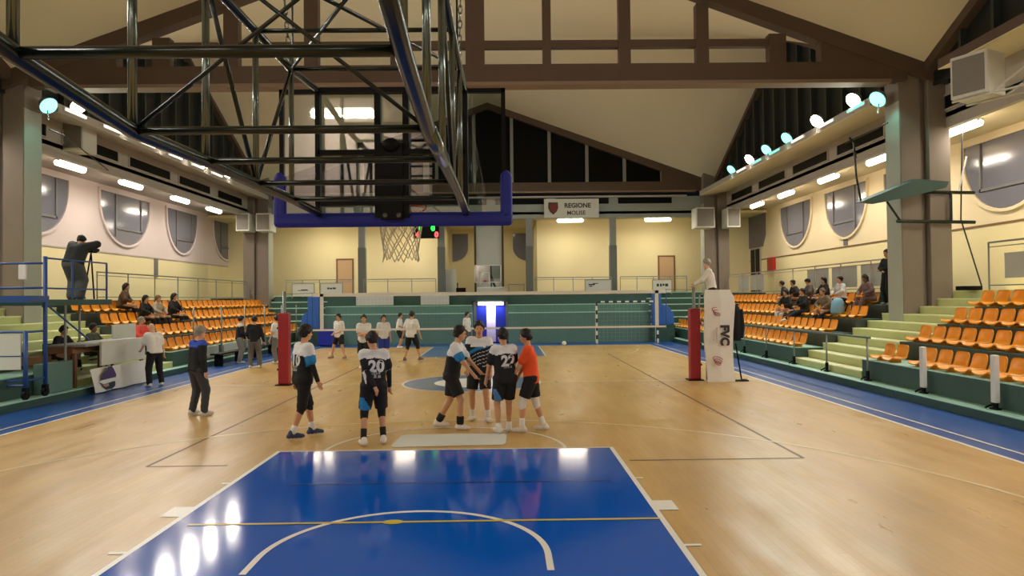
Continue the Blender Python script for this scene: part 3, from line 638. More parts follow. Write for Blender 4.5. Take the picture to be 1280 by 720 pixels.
# ------------------------------------------------------------------ barriers
bp = None
for k_, y in enumerate([7.7, 9.8, 12.0, 14.1, 16.2, 18.4, 20.5, 22.6, 24.7, 26.8]):
    x = 9.62
    r = root('barrier_post', (x, y, .18), '%s barrier post from the near end along the right stand ledge' % ordn(k_), 'barrier post', 'posts of the right-hand barrier')
    if k_ < 2: B().box(x-.05, x+.05, y-.06, y+.06, .3, 1.15).build('white_pad', 'white', r, bevel=.02)
    else: B().tube([(x, y, .2), (x, y, 1.2)], .024, 8).build('upright', 'grey', r, smooth=True)
    fb = B(); fb.box(x-.05, x+.05, y-.09, y+.09, .18, .21); fb.tube([(x, y, .2), (x, y, .42)], .045, 8); fb.tube([(x, y, .3), (x-.12, y+.1, .2)], .02, 6); fb.build('foot', 'black', r)
o = B().box(9.58, 9.66, 11.9, 30, 1.19, 1.24).build('barrier_rail', 'rgreen'); tag(o, 'long green handrail along the front of the right stand', 'handrail')
for k_, y in enumerate([19, 21.3, 23.6, 25.9, 28.2, 30.5]):
    x = -9.68
    r = root('barrier_post', (x, y, .18), '%s tall grey post from the scorers in front of the left seats' % ordn(k_), 'barrier post', 'posts in front of the left seats')
    B().tube([(x, y, .5), (x, y, 2.05)], .028, 8).build('upright', 'grey', r, smooth=True)
    B().box(x-.06, x+.06, y-.06, y+.06, .18, .6).build('foot', 'grey', r)
for q, z in enumerate((1.12, 1.6)):
    o = B().box(-9.78, -9.72, 18.3, 31, z, z+.05).build('barrier_rail', 'riser'); tag(o, '%s dark rail fixed to the tall posts before the left seats' % ('lower', 'upper')[q], 'handrail')
def railing(name, p0, p1, z0, h, npost, lab, mt='grey', mid=True, kind=None):
    p0, p1 = Vector(p0), Vector(p1); r = root(name, (p0.x, p0.y, z0), lab, 'railing')
    b = B(); b.bar((p0.x, p0.y, z0+h), (p1.x, p1.y, z0+h), .045, .045); b.build('top_rail', mt, r)
    b = B(); b.bar((p0.x, p0.y, z0+.12), (p1.x, p1.y, z0+.12), .03, .03); b.bar((p0.x, p0.y, z0+h-.12), (p1.x, p1.y, z0+h-.12), .025, .025); b.build('lower_rail', mt, r)
    for k_ in range(npost):
        c = p0.lerp(p1, k_/(npost-1)); B().tube([(c.x, c.y, z0), (c.x, c.y, z0+h)], .022, 6).build('post', mt, r)
    return r
railing('walkway_railing', (-13.7, 20.3, 0), (-13.7, 34.5, 0), WALKZ, 1.02, 8, 'grey tube railing on the left walkway above the top seats')
railing('walkway_railing', (13.7, 17.2, 0), (13.7, 34.5, 0), WALKZ, 1.1, 9, 'pale tube railing on the right walkway behind the spectators', 'reveal')
for k_, (ya, yb) in enumerate(((18.3, 20.2), (20.5, 22.4), (22.7, 24.6), (29.5, 31.3), (31.6, 33.2))):
    o = B().box(13.78, 13.8, ya, yb, WALKZ+.2, WALKZ+.98).build('rail_panel', 'bannerp'); tag(o, '%s grey infill panel from the column on the right walkway railing' % ordn(k_), 'panel', 'panels on the right walkway railing')
railing('walkway_railing', (13.75, 13.6, 0), (13.75, 10, 0), WALKZ, 1.25, 3, 'grey metal railing right of the near right column')
o = B().box(13.8, 13.83, 10.6, 13.1, WALKZ+.3, WALKZ+.95).build('rail_panel', 'bannerp'); tag(o, 'grey panel hung on the railing right of the near right column', 'panel')
o = B().box(13.5, 14.0, 14.2, 14.6, WALKZ, WALKZ+.12).build('equipment_case', 'black', bevel=.02); tag(o, 'flat black case lying on the top stair right of the column', 'case')
o = B().tube([(14.25, 14.6, WALKZ+.1), (14.1, 15.2, 4.4), (14.2, 15.2, 7.0)], .02, 6).build('cable_run', 'cables'); tag(o, 'dark cable running down the right face of the near right column', 'cable')
for (xa, xb, n, lab) in ((-11.5, -7.7, 5, 'left of the left balcony pillar'), (-7.1, -3, 4, 'left of the recessed bay'), (2.6, 7.0, 5, 'right of the recessed bay'), (7.5, 11.3, 5, 'before the right end-wall door')):
    railing('balcony_railing', (xa, 34.6, 0), (xb, 34.6, 0), 2.44, .98, n, 'thin grey balcony railing ' + lab)
def sign(x0, x1, z0, z1, y, lab, marks):
    r = root('balcony_sign', ((x0+x1)/2, y, z0), lab, 'sign', 'framed signs on the end balcony railing')
    B().box(x0, x1, y-.03, y, z0, z1).build('panel', 'banner', r)
    f_ = B(); f_.box(x0-.04, x0, y-.04, y+.01, z0-.1, z1+.04); f_.box(x1, x1+.04, y-.04, y+.01, z0-.1, z1+.04); f_.box(x0, x1, y-.04, y+.01, z1, z1+.04); f_.build('frame', 'pil', r)
    m_ = B()
    for (u, v, w_, h_) in marks: m_.box(x0+(x1-x0)*u, x0+(x1-x0)*(u+w_), y-.036, y-.03, z0+(z1-z0)*v, z0+(z1-z0)*(v+h_))
    m_.build('print_mark', 'text', r)
sign(5.5, 6.95, 2.5, 3.24, 34.55, 'pale sign with green scrawl on the end balcony railing right of centre', [(.12, .62, .25, .1), (.3, .72, .2, .06), (.15, .5, .12, .08)])
sign(9.35, 10.4, 2.5, 3.2, 34.55, 'small white sign in front of the right end-wall door', [(.2, .5, .12, .22), (.38, .5, .1, .22), (.52, .55, .1, .17), (.66, .5, .16, .22)])
sign(-11.1, -9.9, 2.5, 3.2, 34.55, 'white sign with thin slanted mark at the left end of the end balcony', [(.25, .45, .5, .05), (.4, .5, .3, .05)])
sign(-9.5, -8.3, 2.5, 3.2, 34.55, 'white sign with dark word below the left end-wall door', [(.3, .55, .1, .14), (.42, .55, .12, .12), (.56, .55, .14, .14)])
for q, (xa, xb) in enumerate(((-6.7, -4.8), (-3.4, -1.95))):
    o = B().box(xa, xb, 30.74, 30.78, 1.98, 2.62).build('banner_board', 'bannerp'); tag(o, 'grey-beige board standing on the green end wall, %s one' % ('left', 'right')[q], 'board')
# entrance doors
d = B().box(-.72, -.58, 30.95, 31.15, 0, 2.16).box(.95, 1.06, 30.95, 31.15, 0, 2.16).box(-.72, 1.06, 30.95, 31.15, 2.1, 2.16).build('door_4', 'pild'); tag(d, kind='structure')
B().box(-.58, -.05, 31.02, 31.07, 0, 1.9).build('door_leaf', 'doorblue', d); B().box(.42, .95, 31.02, 31.07, 0, 1.9).build('door_leaf', 'doorblue', d)
B().box(-.05, .42, 31.4, 31.45, 0, 1.9).build('doorway', 'doorlit', d)
r = root('entrance_lamp', (.18, 31.0, 1.98), 'bright white tube lamp above the blue entrance doors', 'lamp'); B().box(-.5, .86, 30.98, 31.05, 1.9, 2.1).build('housing', 'white', r); B().tube([(-.42, 30.94, 2.0), (.78, 30.94, 2.0)], .07, 10).build('diffuser', 'dooron', r, smooth=True)
lamp('entrance_glow', 'AREA', (.18, 30.85, 1.95), 20, (1, .92, .9), r, 1.2, .1, direction=(0, -.5, -1)); lamp('doorway_glow', 'AREA', (.18, 31.2, 1.85), 30, (.95, .9, 1), d, .4, .2, direction=(0, .5, -1))
# handball goal
hg = root('handball_goal', (6.9, 29.3, 0), 'handball goal with striped posts against the green end wall', 'goal')
gx0, gx1, gy = 5.42, 8.42, 29.3
bar = B()
def striped(b, a_, c_, n):
    a_, c_ = Vector(a_), Vector(c_)
    for k_ in range(n): b.bar(a_.lerp(c_, k_/n), a_.lerp(c_, (k_+1)/n), .08, .08, k_ % 2)
for x in (gx0, gx1): pb_ = B(); striped(pb_, (x, gy, 0), (x, gy, 2.04), 10); pb_.build('post', ['white', 'navyk'], hg)
cb = B(); striped(cb, (gx0, gy, 2.04), (gx1, gy, 2.04), 15); cb.build('crossbar', ['navyk', 'white'], hg)
nb = B()
for x in (gx0, gx1): nb.tube([(x, gy, 2.0), (x, gy+.4, 1.9), (x, gy+.52, .02)], .015, 6)
for k_ in range(16):
    x = gx0+(gx1-gx0)*k_/15; nb.tube([(x, gy, 2.0), (x, gy+.4, 1.9), (x, gy+.52, .02)], .0014, 4)
for k_ in range(10): nb.tube([(gx0, gy+.4+.012*k_, 1.9-.2*k_), (gx1, gy+.4+.012*k_, 1.9-.2*k_)], .0014, 4)
nb.build('goal_net', 'cord', hg)
# blue padded panels at the end corners
b = B(); b.box(8.32, 8.76, 29.95, 30.25, .85, 2.45)
b.prism([(8.76, 29.98, .85), (9.4, 29.98, .85), (9.4, 29.98, 1.4), (9.12, 29.98, 1.78), (8.76, 29.98, 1.92)], (0, .22, 0))
o = b.build('padded_panel', 'blueb', bevel=.03); tag(o, 'blue padded panel with sloped side at the right end of the green wall', 'crash pad')
b = B(); b.box(-8.95, -8.4, 29.95, 30.25, .85, 2.45); b.prism([(-8.95, 29.98, .95), (-9.3, 29.98, 1.0), (-9.25, 29.98, 1.5), (-8.95, 29.98, 1.7)], (0, .22, 0))
o = b.build('padded_panel', 'blueb', bevel=.03); tag(o, 'narrow blue padded panel at the left end of the green wall', 'crash pad')
for s in (-1, 1):
    o = B().box(s*8.3, s*9.42, 29.92, 30.3, 0, .85).build('green_plinth', 'dgreen'); tag(o, 'dark green plinth under the blue padded panel at the %s end' % ('right' if s > 0 else 'left'), 'plinth')
b = B(); b.box(-8.25, -7.5, 29.3, 29.9, .06, .8, 0); b.box(-8.27, -7.48, 29.28, 29.92, .8, .86, 0)
for x in (-8.15, -7.6):
    for y in (29.4, 29.8): b.tube([(x, y-.02, .04), (x, y+.02, .04)], .04, 8)
o = b.build('equipment_case', 'pad', bevel=.01); tag(o, 'dark blue wheeled trunk on the floor at the left of the green wall', 'trunk')
# ball
b = B(); b.ell((3.68, 27.9, .115), (.105, .105, .105), 20, 14); o = b.build('volleyball', 'ball', smooth=True); tag(o, 'white volleyball lying on the far end of the court', 'ball')
# sign with shield, scoreboard
r = root('regional_sign', (4.85, YF-.2, 6.95), 'white board with red shield and the words REGIONE MOLISE on the end fascia', 'sign')
B().box(3.25, 6.44, YF-.2, YF-.16, 6.92, 8.02).build('panel', 'banner', r)
sp = [(3.5, 7.82), (4.05, 7.82), (4.07, 7.5), (3.98, 7.28), (3.78, 7.1), (3.58, 7.28), (3.48, 7.5)]
B().prism([(x, YF-.2, z) for x, z in sp], (0, -.02, 0)).build('shield', 'shieldb', r)
B().prism([(3.777+(x-3.777)*.78+.04, YF-.22, 7.5+(z-7.5)*.75) for x, z in sp], (0, -.012, 0)).build('shield_field', 'shield', r)
t = B(); text_on(t, 'REGIONE', .37, (5.2, YF-.205, 7.62), (1, 0, 0), (0, 0, 1), thick=.012); t.build('lettering', 'text', r)
t = B(); text_on(t, 'MOLISE', .33, (5.12, YF-.205, 7.19), (1, 0, 0), (0, 0, 1), thick=.006); t.build('lettering', 'text', r)
r = root('scoreboard', (-3.6, YF-.3, 5.8), 'black electronic scoreboard with green and red digits above the end balcony', 'scoreboard')
B().box(-4.35, -2.85, YF-.42, YF-.3, 5.78, 6.85).build('case', 'black', r, bevel=.02)
for (x, z, ch_, mt) in ((-3.95, 6.35, '1', 'ledg'), (-3.2, 6.35, '0', 'ledg'), (-4.1, 5.98, '4', 'ledr'), (-3.0, 5.98, '0', 'ledr')):
    t = B(); text_on(t, ch_, .42, (x, YF-.425, z), (1, 0, 0), (0, 0, 1), thick=.02); t.build('digit', mt, r)
B().bar((-3.6, YF-.36, 6.85), (-3.6, YF-.36, 8.2), .06, .06).build('hanger', 'black', r)
# stored hoop on balcony
sh = root('portable_hoop', (.0, 36.2, 2.44), 'small wheeled basketball hoop with glass board stored on the end balcony', 'basketball hoop')
bx = -.08; fr = B(); yh = 36.1
for (xa, xb, za, zb) in ((-.8, .8, 4.2, 4.26), (-.8, -.74, 3.2, 4.26), (.74, .8, 3.2, 4.26), (-.8, .8, 3.2, 3.26)): fr.box(bx+xa, bx+xb, yh, yh+.05, za, zb)
for (xa, xb, za, zb) in ((-.48, .12, 3.78, 3.83), (-.48, -.42, 3.1, 3.83), (.06, .12, 3.1, 3.83)): fr.box(bx+xa, bx+xb, yh-.02, yh, za, zb)
fr.build('board_frame', 'white', sh); B().box(bx-.74, bx+.74, yh+.02, yh+.03, 3.26, 4.2).build('backboard', 'glass', sh)
b = B(); b.tube([(-.26+.2*math.cos(t), yh-.25+.2*math.sin(t), 3.3) for t in (2*math.pi*q/20 for q in range(20))], .012, 6, closed=True); b.box(-.34, -.18, yh-.1, yh, 3.25, 3.34); b.build('rim', 'orange', sh)
b = B(); b.tube([(.1, yh+.1, 3.6), (.35, yh+.7, 2.9)], .07, 8); b.tube([(.1, yh+.06, 4.2), (.12, yh+.6, 2.7)], .04, 8); b.build('arm', 'navyk', sh); B().box(-.75, 1.0, 36.3, 37.1, 2.46, 2.95).build('base', 'banner', sh, bevel=.05)
b = B()
for x in (-.6, .8):
    for y in (36.4, 37.0): b.tube([(x-.04, y, 2.5), (x+.04, y, 2.5)], .055, 10)
b.build('wheel', 'black', sh)
o = B().box(-1.9, -1.35, 35.2, 35.5, 2.44, 2.9).box(-1.85, -1.8, 35.2, 35.5, 2.9, 3.2).build('storage_bin', 'black', bevel=.03); tag(o, 'dark bin standing on the balcony left of the stored hoop', 'bin')
o = B().box(-2.6, -1.95, 36, 36.1, 2.44, 4.0).build('leaning_board', 'banner'); tag(o, 'white upright panel leaning in the recess left of the stored hoop', 'panel')
b = B(); b.box(1.1, 2.1, 35.5, 36.1, 3.05, 3.1)
for x in (1.15, 2.05):
    for y in (35.55, 36.05): b.box(x-.025, x+.025, y-.025, y+.025, 2.44, 3.05)
o = b.build('balcony_table', 'grey'); tag(o, 'small table standing on the balcony right of the stored hoop', 'table')
# air units
def air_unit(x, y, z, w_, d_, h_, lab, axis, rz=0, frame=False):
    r = root('air_unit', (x, y, z), lab, 'air conditioner', None, rz)
    B().box(x-w_/2, x+w_/2, y-d_/2, y+d_/2, z, z+h_).build('cabinet', 'acw', r, bevel=.03)
    g = B()
    if axis == 'y':
        g.box(x-w_/2+.06, x+w_/2-.06, y-d_/2-.015, y-d_/2, z+.08, z+h_-.08)
    else: g.box(x-math.copysign(w_/2+.015, x), x-math.copysign(w_/2, x), y-d_/2+.06, y+d_/2-.06, z+.08, z+h_-.08)
    g.build('grille', 'acg', r)
    b = B(); s = math.copysign(1, x)
    if not frame: B().box(x-.04, x+.04, y+d_/2, y+d_/2+.1, z+.4, z+.6).build('bracket', 'acw', r); return
    for yy_ in (y-d_/2+.08, y+d_/2-.08): b.tube([(x-s*w_/2, yy_, z-.03), (x+s*(w_/2+1.3), yy_, z-.03), (x+s*(w_/2+1.3), yy_, z+.7), (x+s*w_/2, yy_, z-.03)], .025, 6)
    b.build('bracket', 'acw', r)
air_unit(11.8, 11.1, 6.72, .8, .75, .98, 'large white air unit with grey grille beside the near right column', 'y', R(-62), True)
air_unit(-13.5, 18.9, 7.35, .8, .8, 1.15, 'white air unit under the floodlights beside the near left column', 'y')
air_unit(12.2, 34.3, 6.1, 1.05, 1.0, 1.15, 'white air unit with dark grille on the far right column', 'y')
air_unit(13.75, 34.2, 6.1, .75, 1.0, 1.1, 'second white air unit right of the one on the far right column', 'y')
air_unit(-13.6, 34.2, 6.15, .75, 1.0, 1.0, 'square white air unit on the far left column', 'y')
air_unit(-12.5, 34.3, 6.15, .8, 1.0, 1.0, 'grey-white air unit on the far left column nearest the court', 'y')
o = B().box(13.0, 13.4, 9.4, 10, 9.5, 9.62).build('ceiling_sensor', 'acw'); tag(o, 'small pale box lamp under the right gable beam', 'lamp')
# folded practice hoop on right column
ph = root('folded_hoop', (12.2, 15.0, 4.9), 'dark green folding practice hoop swung against the near right column', 'basketball hoop')
b = B()
for z in (4.35, 5.2): b.tube([(12.2, 15.12, z), (14.45, 15.12, z-.05)], .05, 8)
b.tube([(13.75, 15.1, 4.3), (13.75, 15.1, 5.2)], .045, 8); b.tube([(12.3, 15.12, 4.35), (11.8, 14.9, 4.88)], .03, 6); b.build('column_bracket', 'tube', ph)
b = B(); b.prism([(10.95, 14.75, 4.86), (12.6, 14.75, 5.5), (13.5, 14.75, 5.42), (13.4, 14.75, 5.25), (12.4, 14.75, 5.0), (11.3, 14.75, 4.8)], (0, .3, .05)); b.build('folded_board', 'dgreen', ph)
b = B(); b.tube([(11.0, 14.8, 4.9), (10.88, 14.8, 5.6), (10.83, 14.8, 6.55), (10.7, 14.8, 6.7)], .03, 8); b.tube([(10.83, 14.8, 6.55), (11.1, 15.2, 6.2)], .015, 6); b.build('stay_rod', 'tube', ph); B().tube([(14.0, 15.12, 5.2), (14.25, 15.12, 6.2)], .025, 6).build('stay_rod', 'white', ph)
# wall fittings
o = B().box(XW-.21, XW-.01, 34.4, 35.2, 3.7, 4.45).build('hose_box', 'fire', bevel=.02); tag(o, 'red fire hose box on the right wall above the seats', 'fire box')
o = B().box(XW-.03, XW, 19.6, 20.0, 4.0, 4.35).build('fire_sign', 'fire'); tag(o, 'small red sign on the right wall beside the standing man', 'sign')
o = B().box(XW-.03, XW, 26.2, 26.55, 4.5, 4.85).build('wall_box', 'blind'); tag(o, 'small grey box on the right wall under the windows', 'wall box')
o = B().box(XW-.03, XW, 20.1, 20.4, 4.85, 5.1).build('wall_box', 'blind'); tag(o, 'small grey box on the right wall near the column', 'wall box')
o = B().box(-XW, -XW+.03, 18.9, 19.3, 4.5, 4.75).build('wall_notice', 'textr'); tag(o, 'small reddish notice on the lilac left wall', 'notice')
o = B().box(-XW, -XW+.06, 29.5, 29.8, 3.5, 4.4).build('wall_bracket', 'blind'); tag(o, 'narrow dark bracket on the yellow left wall above the railing', 'bracket')
for s in (-1, 1):
    o = B().tube([(s*12.0, YN-.25, 7.2), (s*12.3, YN+.9, 7.3), (s*13.7, 21, 7.15 if s < 0 else 7.9)], .02, 6).build('cable_run', 'cables'); tag(o, 'thin dark cable running from the near %s column to the clerestory' % ('right' if s > 0 else 'left'), 'cable')
# ------------------------------------------------------------------ left side: panels, bench, scorer table, scaffold
for q, (ya, yb) in enumerate(((19.2, 21.1), (21.5, 23.4), (23.8, 25.7))):
    o = B().box(-9.75, -9.70, ya, yb, .22, .64).build('advert_panel', 'bannerp'); tag(o, '%s blank grey panel from the scorers on the left stand front' % ordn(q), 'panel', 'panels on the left stand front')
be = root('team_bench', (-9.0, 22, 0), 'long low black bench along the left stand', 'bench')
B().box(-9.25, -8.9, 19.3, 27, .4, .45).build('bench_seat', 'black', be)
for y in (19.6, 21.4, 23.2, 25, 26.7): B().box(-9.22, -8.93, y-.03, y+.03, 0, .4).build('leg', 'black', be)
sd = root('scorer_table', (-9.6, 14.2, 0), 'long scorer table with brown desk end and plain white front boards', 'table')
B().box(-10.3, -9.32, 12.4, 15.6, 1.18, 1.23, 0).build('table_top', 'pil', sd)
b = B(); b.box(-10.3, -9.6, 12.35, 13.6, 1.02, 1.19); b.build('desk_apron', 'wood2', sd)
for (x, y) in ((-9.62, 12.45), (-10.25, 12.45), (-9.62, 13.5), (-10.25, 13.5), (-9.6, 15.5), (-10.25, 15.5)):
    B().box(x-.04, x+.04, y-.04, y+.04, .18, 1.02 if y < 14 else 1.18).build('leg', 'wood2', sd)
B().box(-9.34, -9.28, 13.0, 15.1, .66, 1.27).build('front_board', 'banner', sd, bevel=.01)
bn = root('cloth_banner', (-9.25, 14, 0), 'white cloth banner with purple bird head below the scorer table', 'banner')
g = []; nY, nZ = 26, 8
for i_ in range(nY+1):
    for j in range(nZ+1):
        u, v = i_/nY, j/nZ; y = 12.35+2.85*u; g.append((-9.22+.03*math.sin(u*17+v*2)+.05*(1-v), y+.1*(1-v)*(1-u)*2, .03+.6*v))
f = [(i_*(nZ+1)+j, (i_+1)*(nZ+1)+j, (i_+1)*(nZ+1)+j+1, i_*(nZ+1)+j+1) for i_ in range(nY) for j in range(nZ)]
B().add(g, f).build('cloth', 'whitec', bn, smooth=True)
yz = lambda pts: [(-9.12, y, z) for y, z in pts]
B().prism(yz([(12.75, .33), (12.8, .5), (12.95, .56), (13.0, .64), (13.15, .64), (13.25, .54), (13.35, .4), (13.3, .3), (13.0, .33)]), (.012, 0, 0)).build('bird_head', 'purple', bn)
B().prism(yz([(12.6, .3), (12.75, .33), (13.3, .34), (13.36, .28), (13.1, .24), (12.8, .22)]), (.014, 0, 0)).build('bird_beak', 'whitec', bn)
B().prism(yz([(12.8, .22), (13.05, .25), (13.3, .24), (13.3, .12), (13.15, .06), (12.95, .08)]), (.013, 0, 0)).build('bird_neck', 'navyk', bn)
B().prism(yz([(12.75, .21), (13.0, .22), (13.02, .15), (12.85, .14)]), (.016, 0, 0)).build('bird_tongue', 'pinkbeak', bn)
sf = root('scaffold_tower', (-10, 10.9, 0), 'blue steel scaffold tower with deck and castors at the left edge', 'scaffold')
px = (-9.35, -11.3); py = (10.35, 10.98)
for x in px:
    for y in py: B().tube([(x, y, .3), (x, y, 3.3 if y > 10.5 else 1.66)], .045, 10).build('upright', 'bluesteel', sf, smooth=True)
for y in py:
    for z in ((2.6, 3.15) if y > 10.5 else (.6, 1.64)): B().tube([(px[0], y, z), (px[1], y, z)], .025, 8).build('guard_rail', 'bluesteel', sf, smooth=True)
for x in px:
    for z in (.6, 1.64): B().tube([(x, py[0], z), (x, py[1], z)], .025, 8).build('side_rail', 'bluesteel', sf, smooth=True)
B().box(px[0]+.05, px[1]-.05, py[0]+.05, py[1]+.06, 2.28, 2.42).build('deck', 'bluesteel', sf)
b = B(); b.tube([(px[0], py[1], 2.25), (px[0], py[1]+1.6, 1.35)], .022, 6); b.tube([(px[0], py[0], .5), (px[1], py[0], .5)], .025, 6); b.tube([(px[0], py[0], 1.65), (px[1], py[0], 1.65)], .03, 6); b.build('brace', 'bluesteel', sf)
for x in px:
    for y in py: B().tube([(x-.03, y, .29), (x+.03, y, .29)], .1, 14).box(x-.05, x+.05, y-.05, y+.05, .3, .45).build('castor', 'black', sf)
o = B().box(-9.42, -9.95, 10.3, 10.33, .84, 1.6, 0).box(-9.42, -9.95, 10.29, 10.30, 1.12, 1.14, 1).build('hung_sheet', ['banner', 'bluesteel']); tag(o, 'white sheet tied to the lower frame of the blue scaffold', 'sheet')
o = B().box(-9.9, -9.72, 10.9, 10.95, 2.78, 3.12).build('white_box', 'white', bevel=.02); tag(o, 'small white box fixed on the scaffold guard rail', 'box')
fk2 = B(); fk2.box(-9.74, -9.5, 11.15, 12.2, .18, .88, 0)
o = fk2.build('equipment_crate', 'green', bevel=.02); tag(o, 'green crate pushed beside the stairs next to the scaffold', 'crate')
o = B().box(-10.6, -10.1, 11.8, 12.35, .79, .98).build('cardboard_box', 'doorf', bevel=.01); tag(o, 'brown cardboard box lying on the left stairs by the scaffold', 'box')
vp = root('camera_platform', (-11, 13, 0), 'grey-green camera platform with railing above the left stairs', 'platform')
B().box(-13.4, -9.62, 11.4, 14.05, 2.2, 2.34).build('deck', 'dgreen', vp)
for (x, y) in ((-9.72, 12.26), (-10.42, 13.95), (-13.3, 12.5), (-13.3, 13.95)): B().tube([(x, y, .17 if x > -11 else 1.9), (x, y, 2.2)], .03, 8).build('leg', 'grey', vp)
for z in (2.6, 3.3): B().tube([(-9.7, 11.5, z), (-9.7, 13.95, z)], .022, 6).build('guard_rail', 'bluesteel', vp)
for y in (11.5, 12.5, 13.95): B().tube([(-9.7, y, 2.3), (-9.7, y, 3.3)], .025, 6).build('rail_post', 'bluesteel', vp)
# ------------------------------------------------------------------ people: one skin surface per body, clothing as children
def nets(f, lo, hi, h):
    ax = [np.arange(lo[i], hi[i]+h, h, dtype=np.float32) for i in range(3)]
    G = np.stack(np.meshgrid(*ax, indexing='ij'), -1); V = f(G.reshape(-1, 3)).reshape(G.shape[:3])
    S = V < 0; n = V.shape
    acc = np.zeros((n[0]-1, n[1]-1, n[2]-1, 3), np.float32); cnt = np.zeros(acc.shape[:3], np.float32)
    c8 = [(i, j, k) for i in (0, 1) for j in (0, 1) for k in (0, 1)]
    sl = lambda i, d: slice(i, n[d]-1+i)
    for a in c8:
        for d in range(3):
            if a[d]: continue
            b = list(a); b[d] = 1
            va = V[sl(a[0], 0), sl(a[1], 1), sl(a[2], 2)]; vb = V[sl(b[0], 0), sl(b[1], 1), sl(b[2], 2)]
            m = (va < 0) != (vb < 0); t = np.where(m, va/np.where(m, va-vb, 1), 0)
            p = np.zeros(acc.shape, np.float32)
            for e in range(3): p[..., e] = a[e]
            p[..., d] = t
            acc += p*m[..., None]; cnt += m
    cell = cnt > 0; idx = -np.ones(cell.shape, int); idx[cell] = np.arange(cell.sum())
    ii = np.argwhere(cell); verts = (ii+acc[cell]/cnt[cell][:, None])*h+np.array(lo)
    fs = []
    for d in range(3):
        e = [(1, 2), (2, 0), (0, 1)][d]
        s0 = [slice(None)]*3; s1 = [slice(None)]*3; s0[d] = slice(0, n[d]-1); s1[d] = slice(1, n[d])
        A, Bb = S[tuple(s0)], S[tuple(s1)]; q = np.argwhere(A != Bb)
        q = q[(q[:, e[0]] > 0) & (q[:, e[1]] > 0) & (q[:, e[0]] < n[e[0]]-1) & (q[:, e[1]] < n[e[1]]-1)]
        if not len(q): continue
        def at_(da, db):
            r = q.copy(); r[:, e[0]] += da; r[:, e[1]] += db; return idx[r[:, 0], r[:, 1], r[:, 2]]
        f4 = np.stack([at_(-1, -1), at_(0, -1), at_(0, 0), at_(-1, 0)], 1)
        ins = A[q[:, 0], q[:, 1], q[:, 2]]; f4[~ins] = f4[~ins][:, ::-1]
        fs.append(f4)
    return verts, np.concatenate(fs)
def cone(P, a, b, ra, rb):
    a = np.asarray(a, np.float32); b = np.asarray(b, np.float32); d = b-a; L = max(float(d@d), 1e-9)
    t = np.clip(((P-a)@d)/L, 0, 1); q = P-a-t[:, None]*d
    return np.sqrt((q*q).sum(1))-(ra+(rb-ra)*t)
def ellip(P, c, r, ax=None):
    q = P-np.asarray(c, np.float32)
    if ax is not None: q = q@ax.T
    r = np.asarray(r, np.float32); return (np.sqrt(((q/r)**2).sum(1))-1)*r.min()
def smin(a, b, k):
    h = np.clip(.5+.5*(b-a)/k, 0, 1); return b+(a-b)*h-k*h*(1-h)
def union(P, prims, k=.022):
    o = None
    for p in prims:
        d = cone(P, *p); o = d if o is None else smin(o, d, k)
    return o
def nrm(v): v = np.asarray(v, float); return v/np.linalg.norm(v)
def ik(a, t, l1, l2, hint):
    a, t = np.asarray(a, float), np.asarray(t, float); d = t-a; D = np.linalg.norm(d)
    if D > (l1+l2)*.995: t = a+d/D*(l1+l2)*.995; D = (l1+l2)*.995; d = t-a
    u = d/D; x = (l1*l1-l2*l2+D*D)/(2*D); y = math.sqrt(max(l1*l1-x*x, 0)); h = np.asarray(hint, float); h = h-u*(h@u)
    h = h/max(np.linalg.norm(h), 1e-6); return a+u*x+h*y, t
SKIN = {'tan': '#cf9c78', 'pale': '#d9ab8e', 'brown': '#94664a'}
HAIRC = {'black': '#16110f', 'brown': '#2e2019', 'grey': '#8f8880', 'tan': '#7a5c42'}
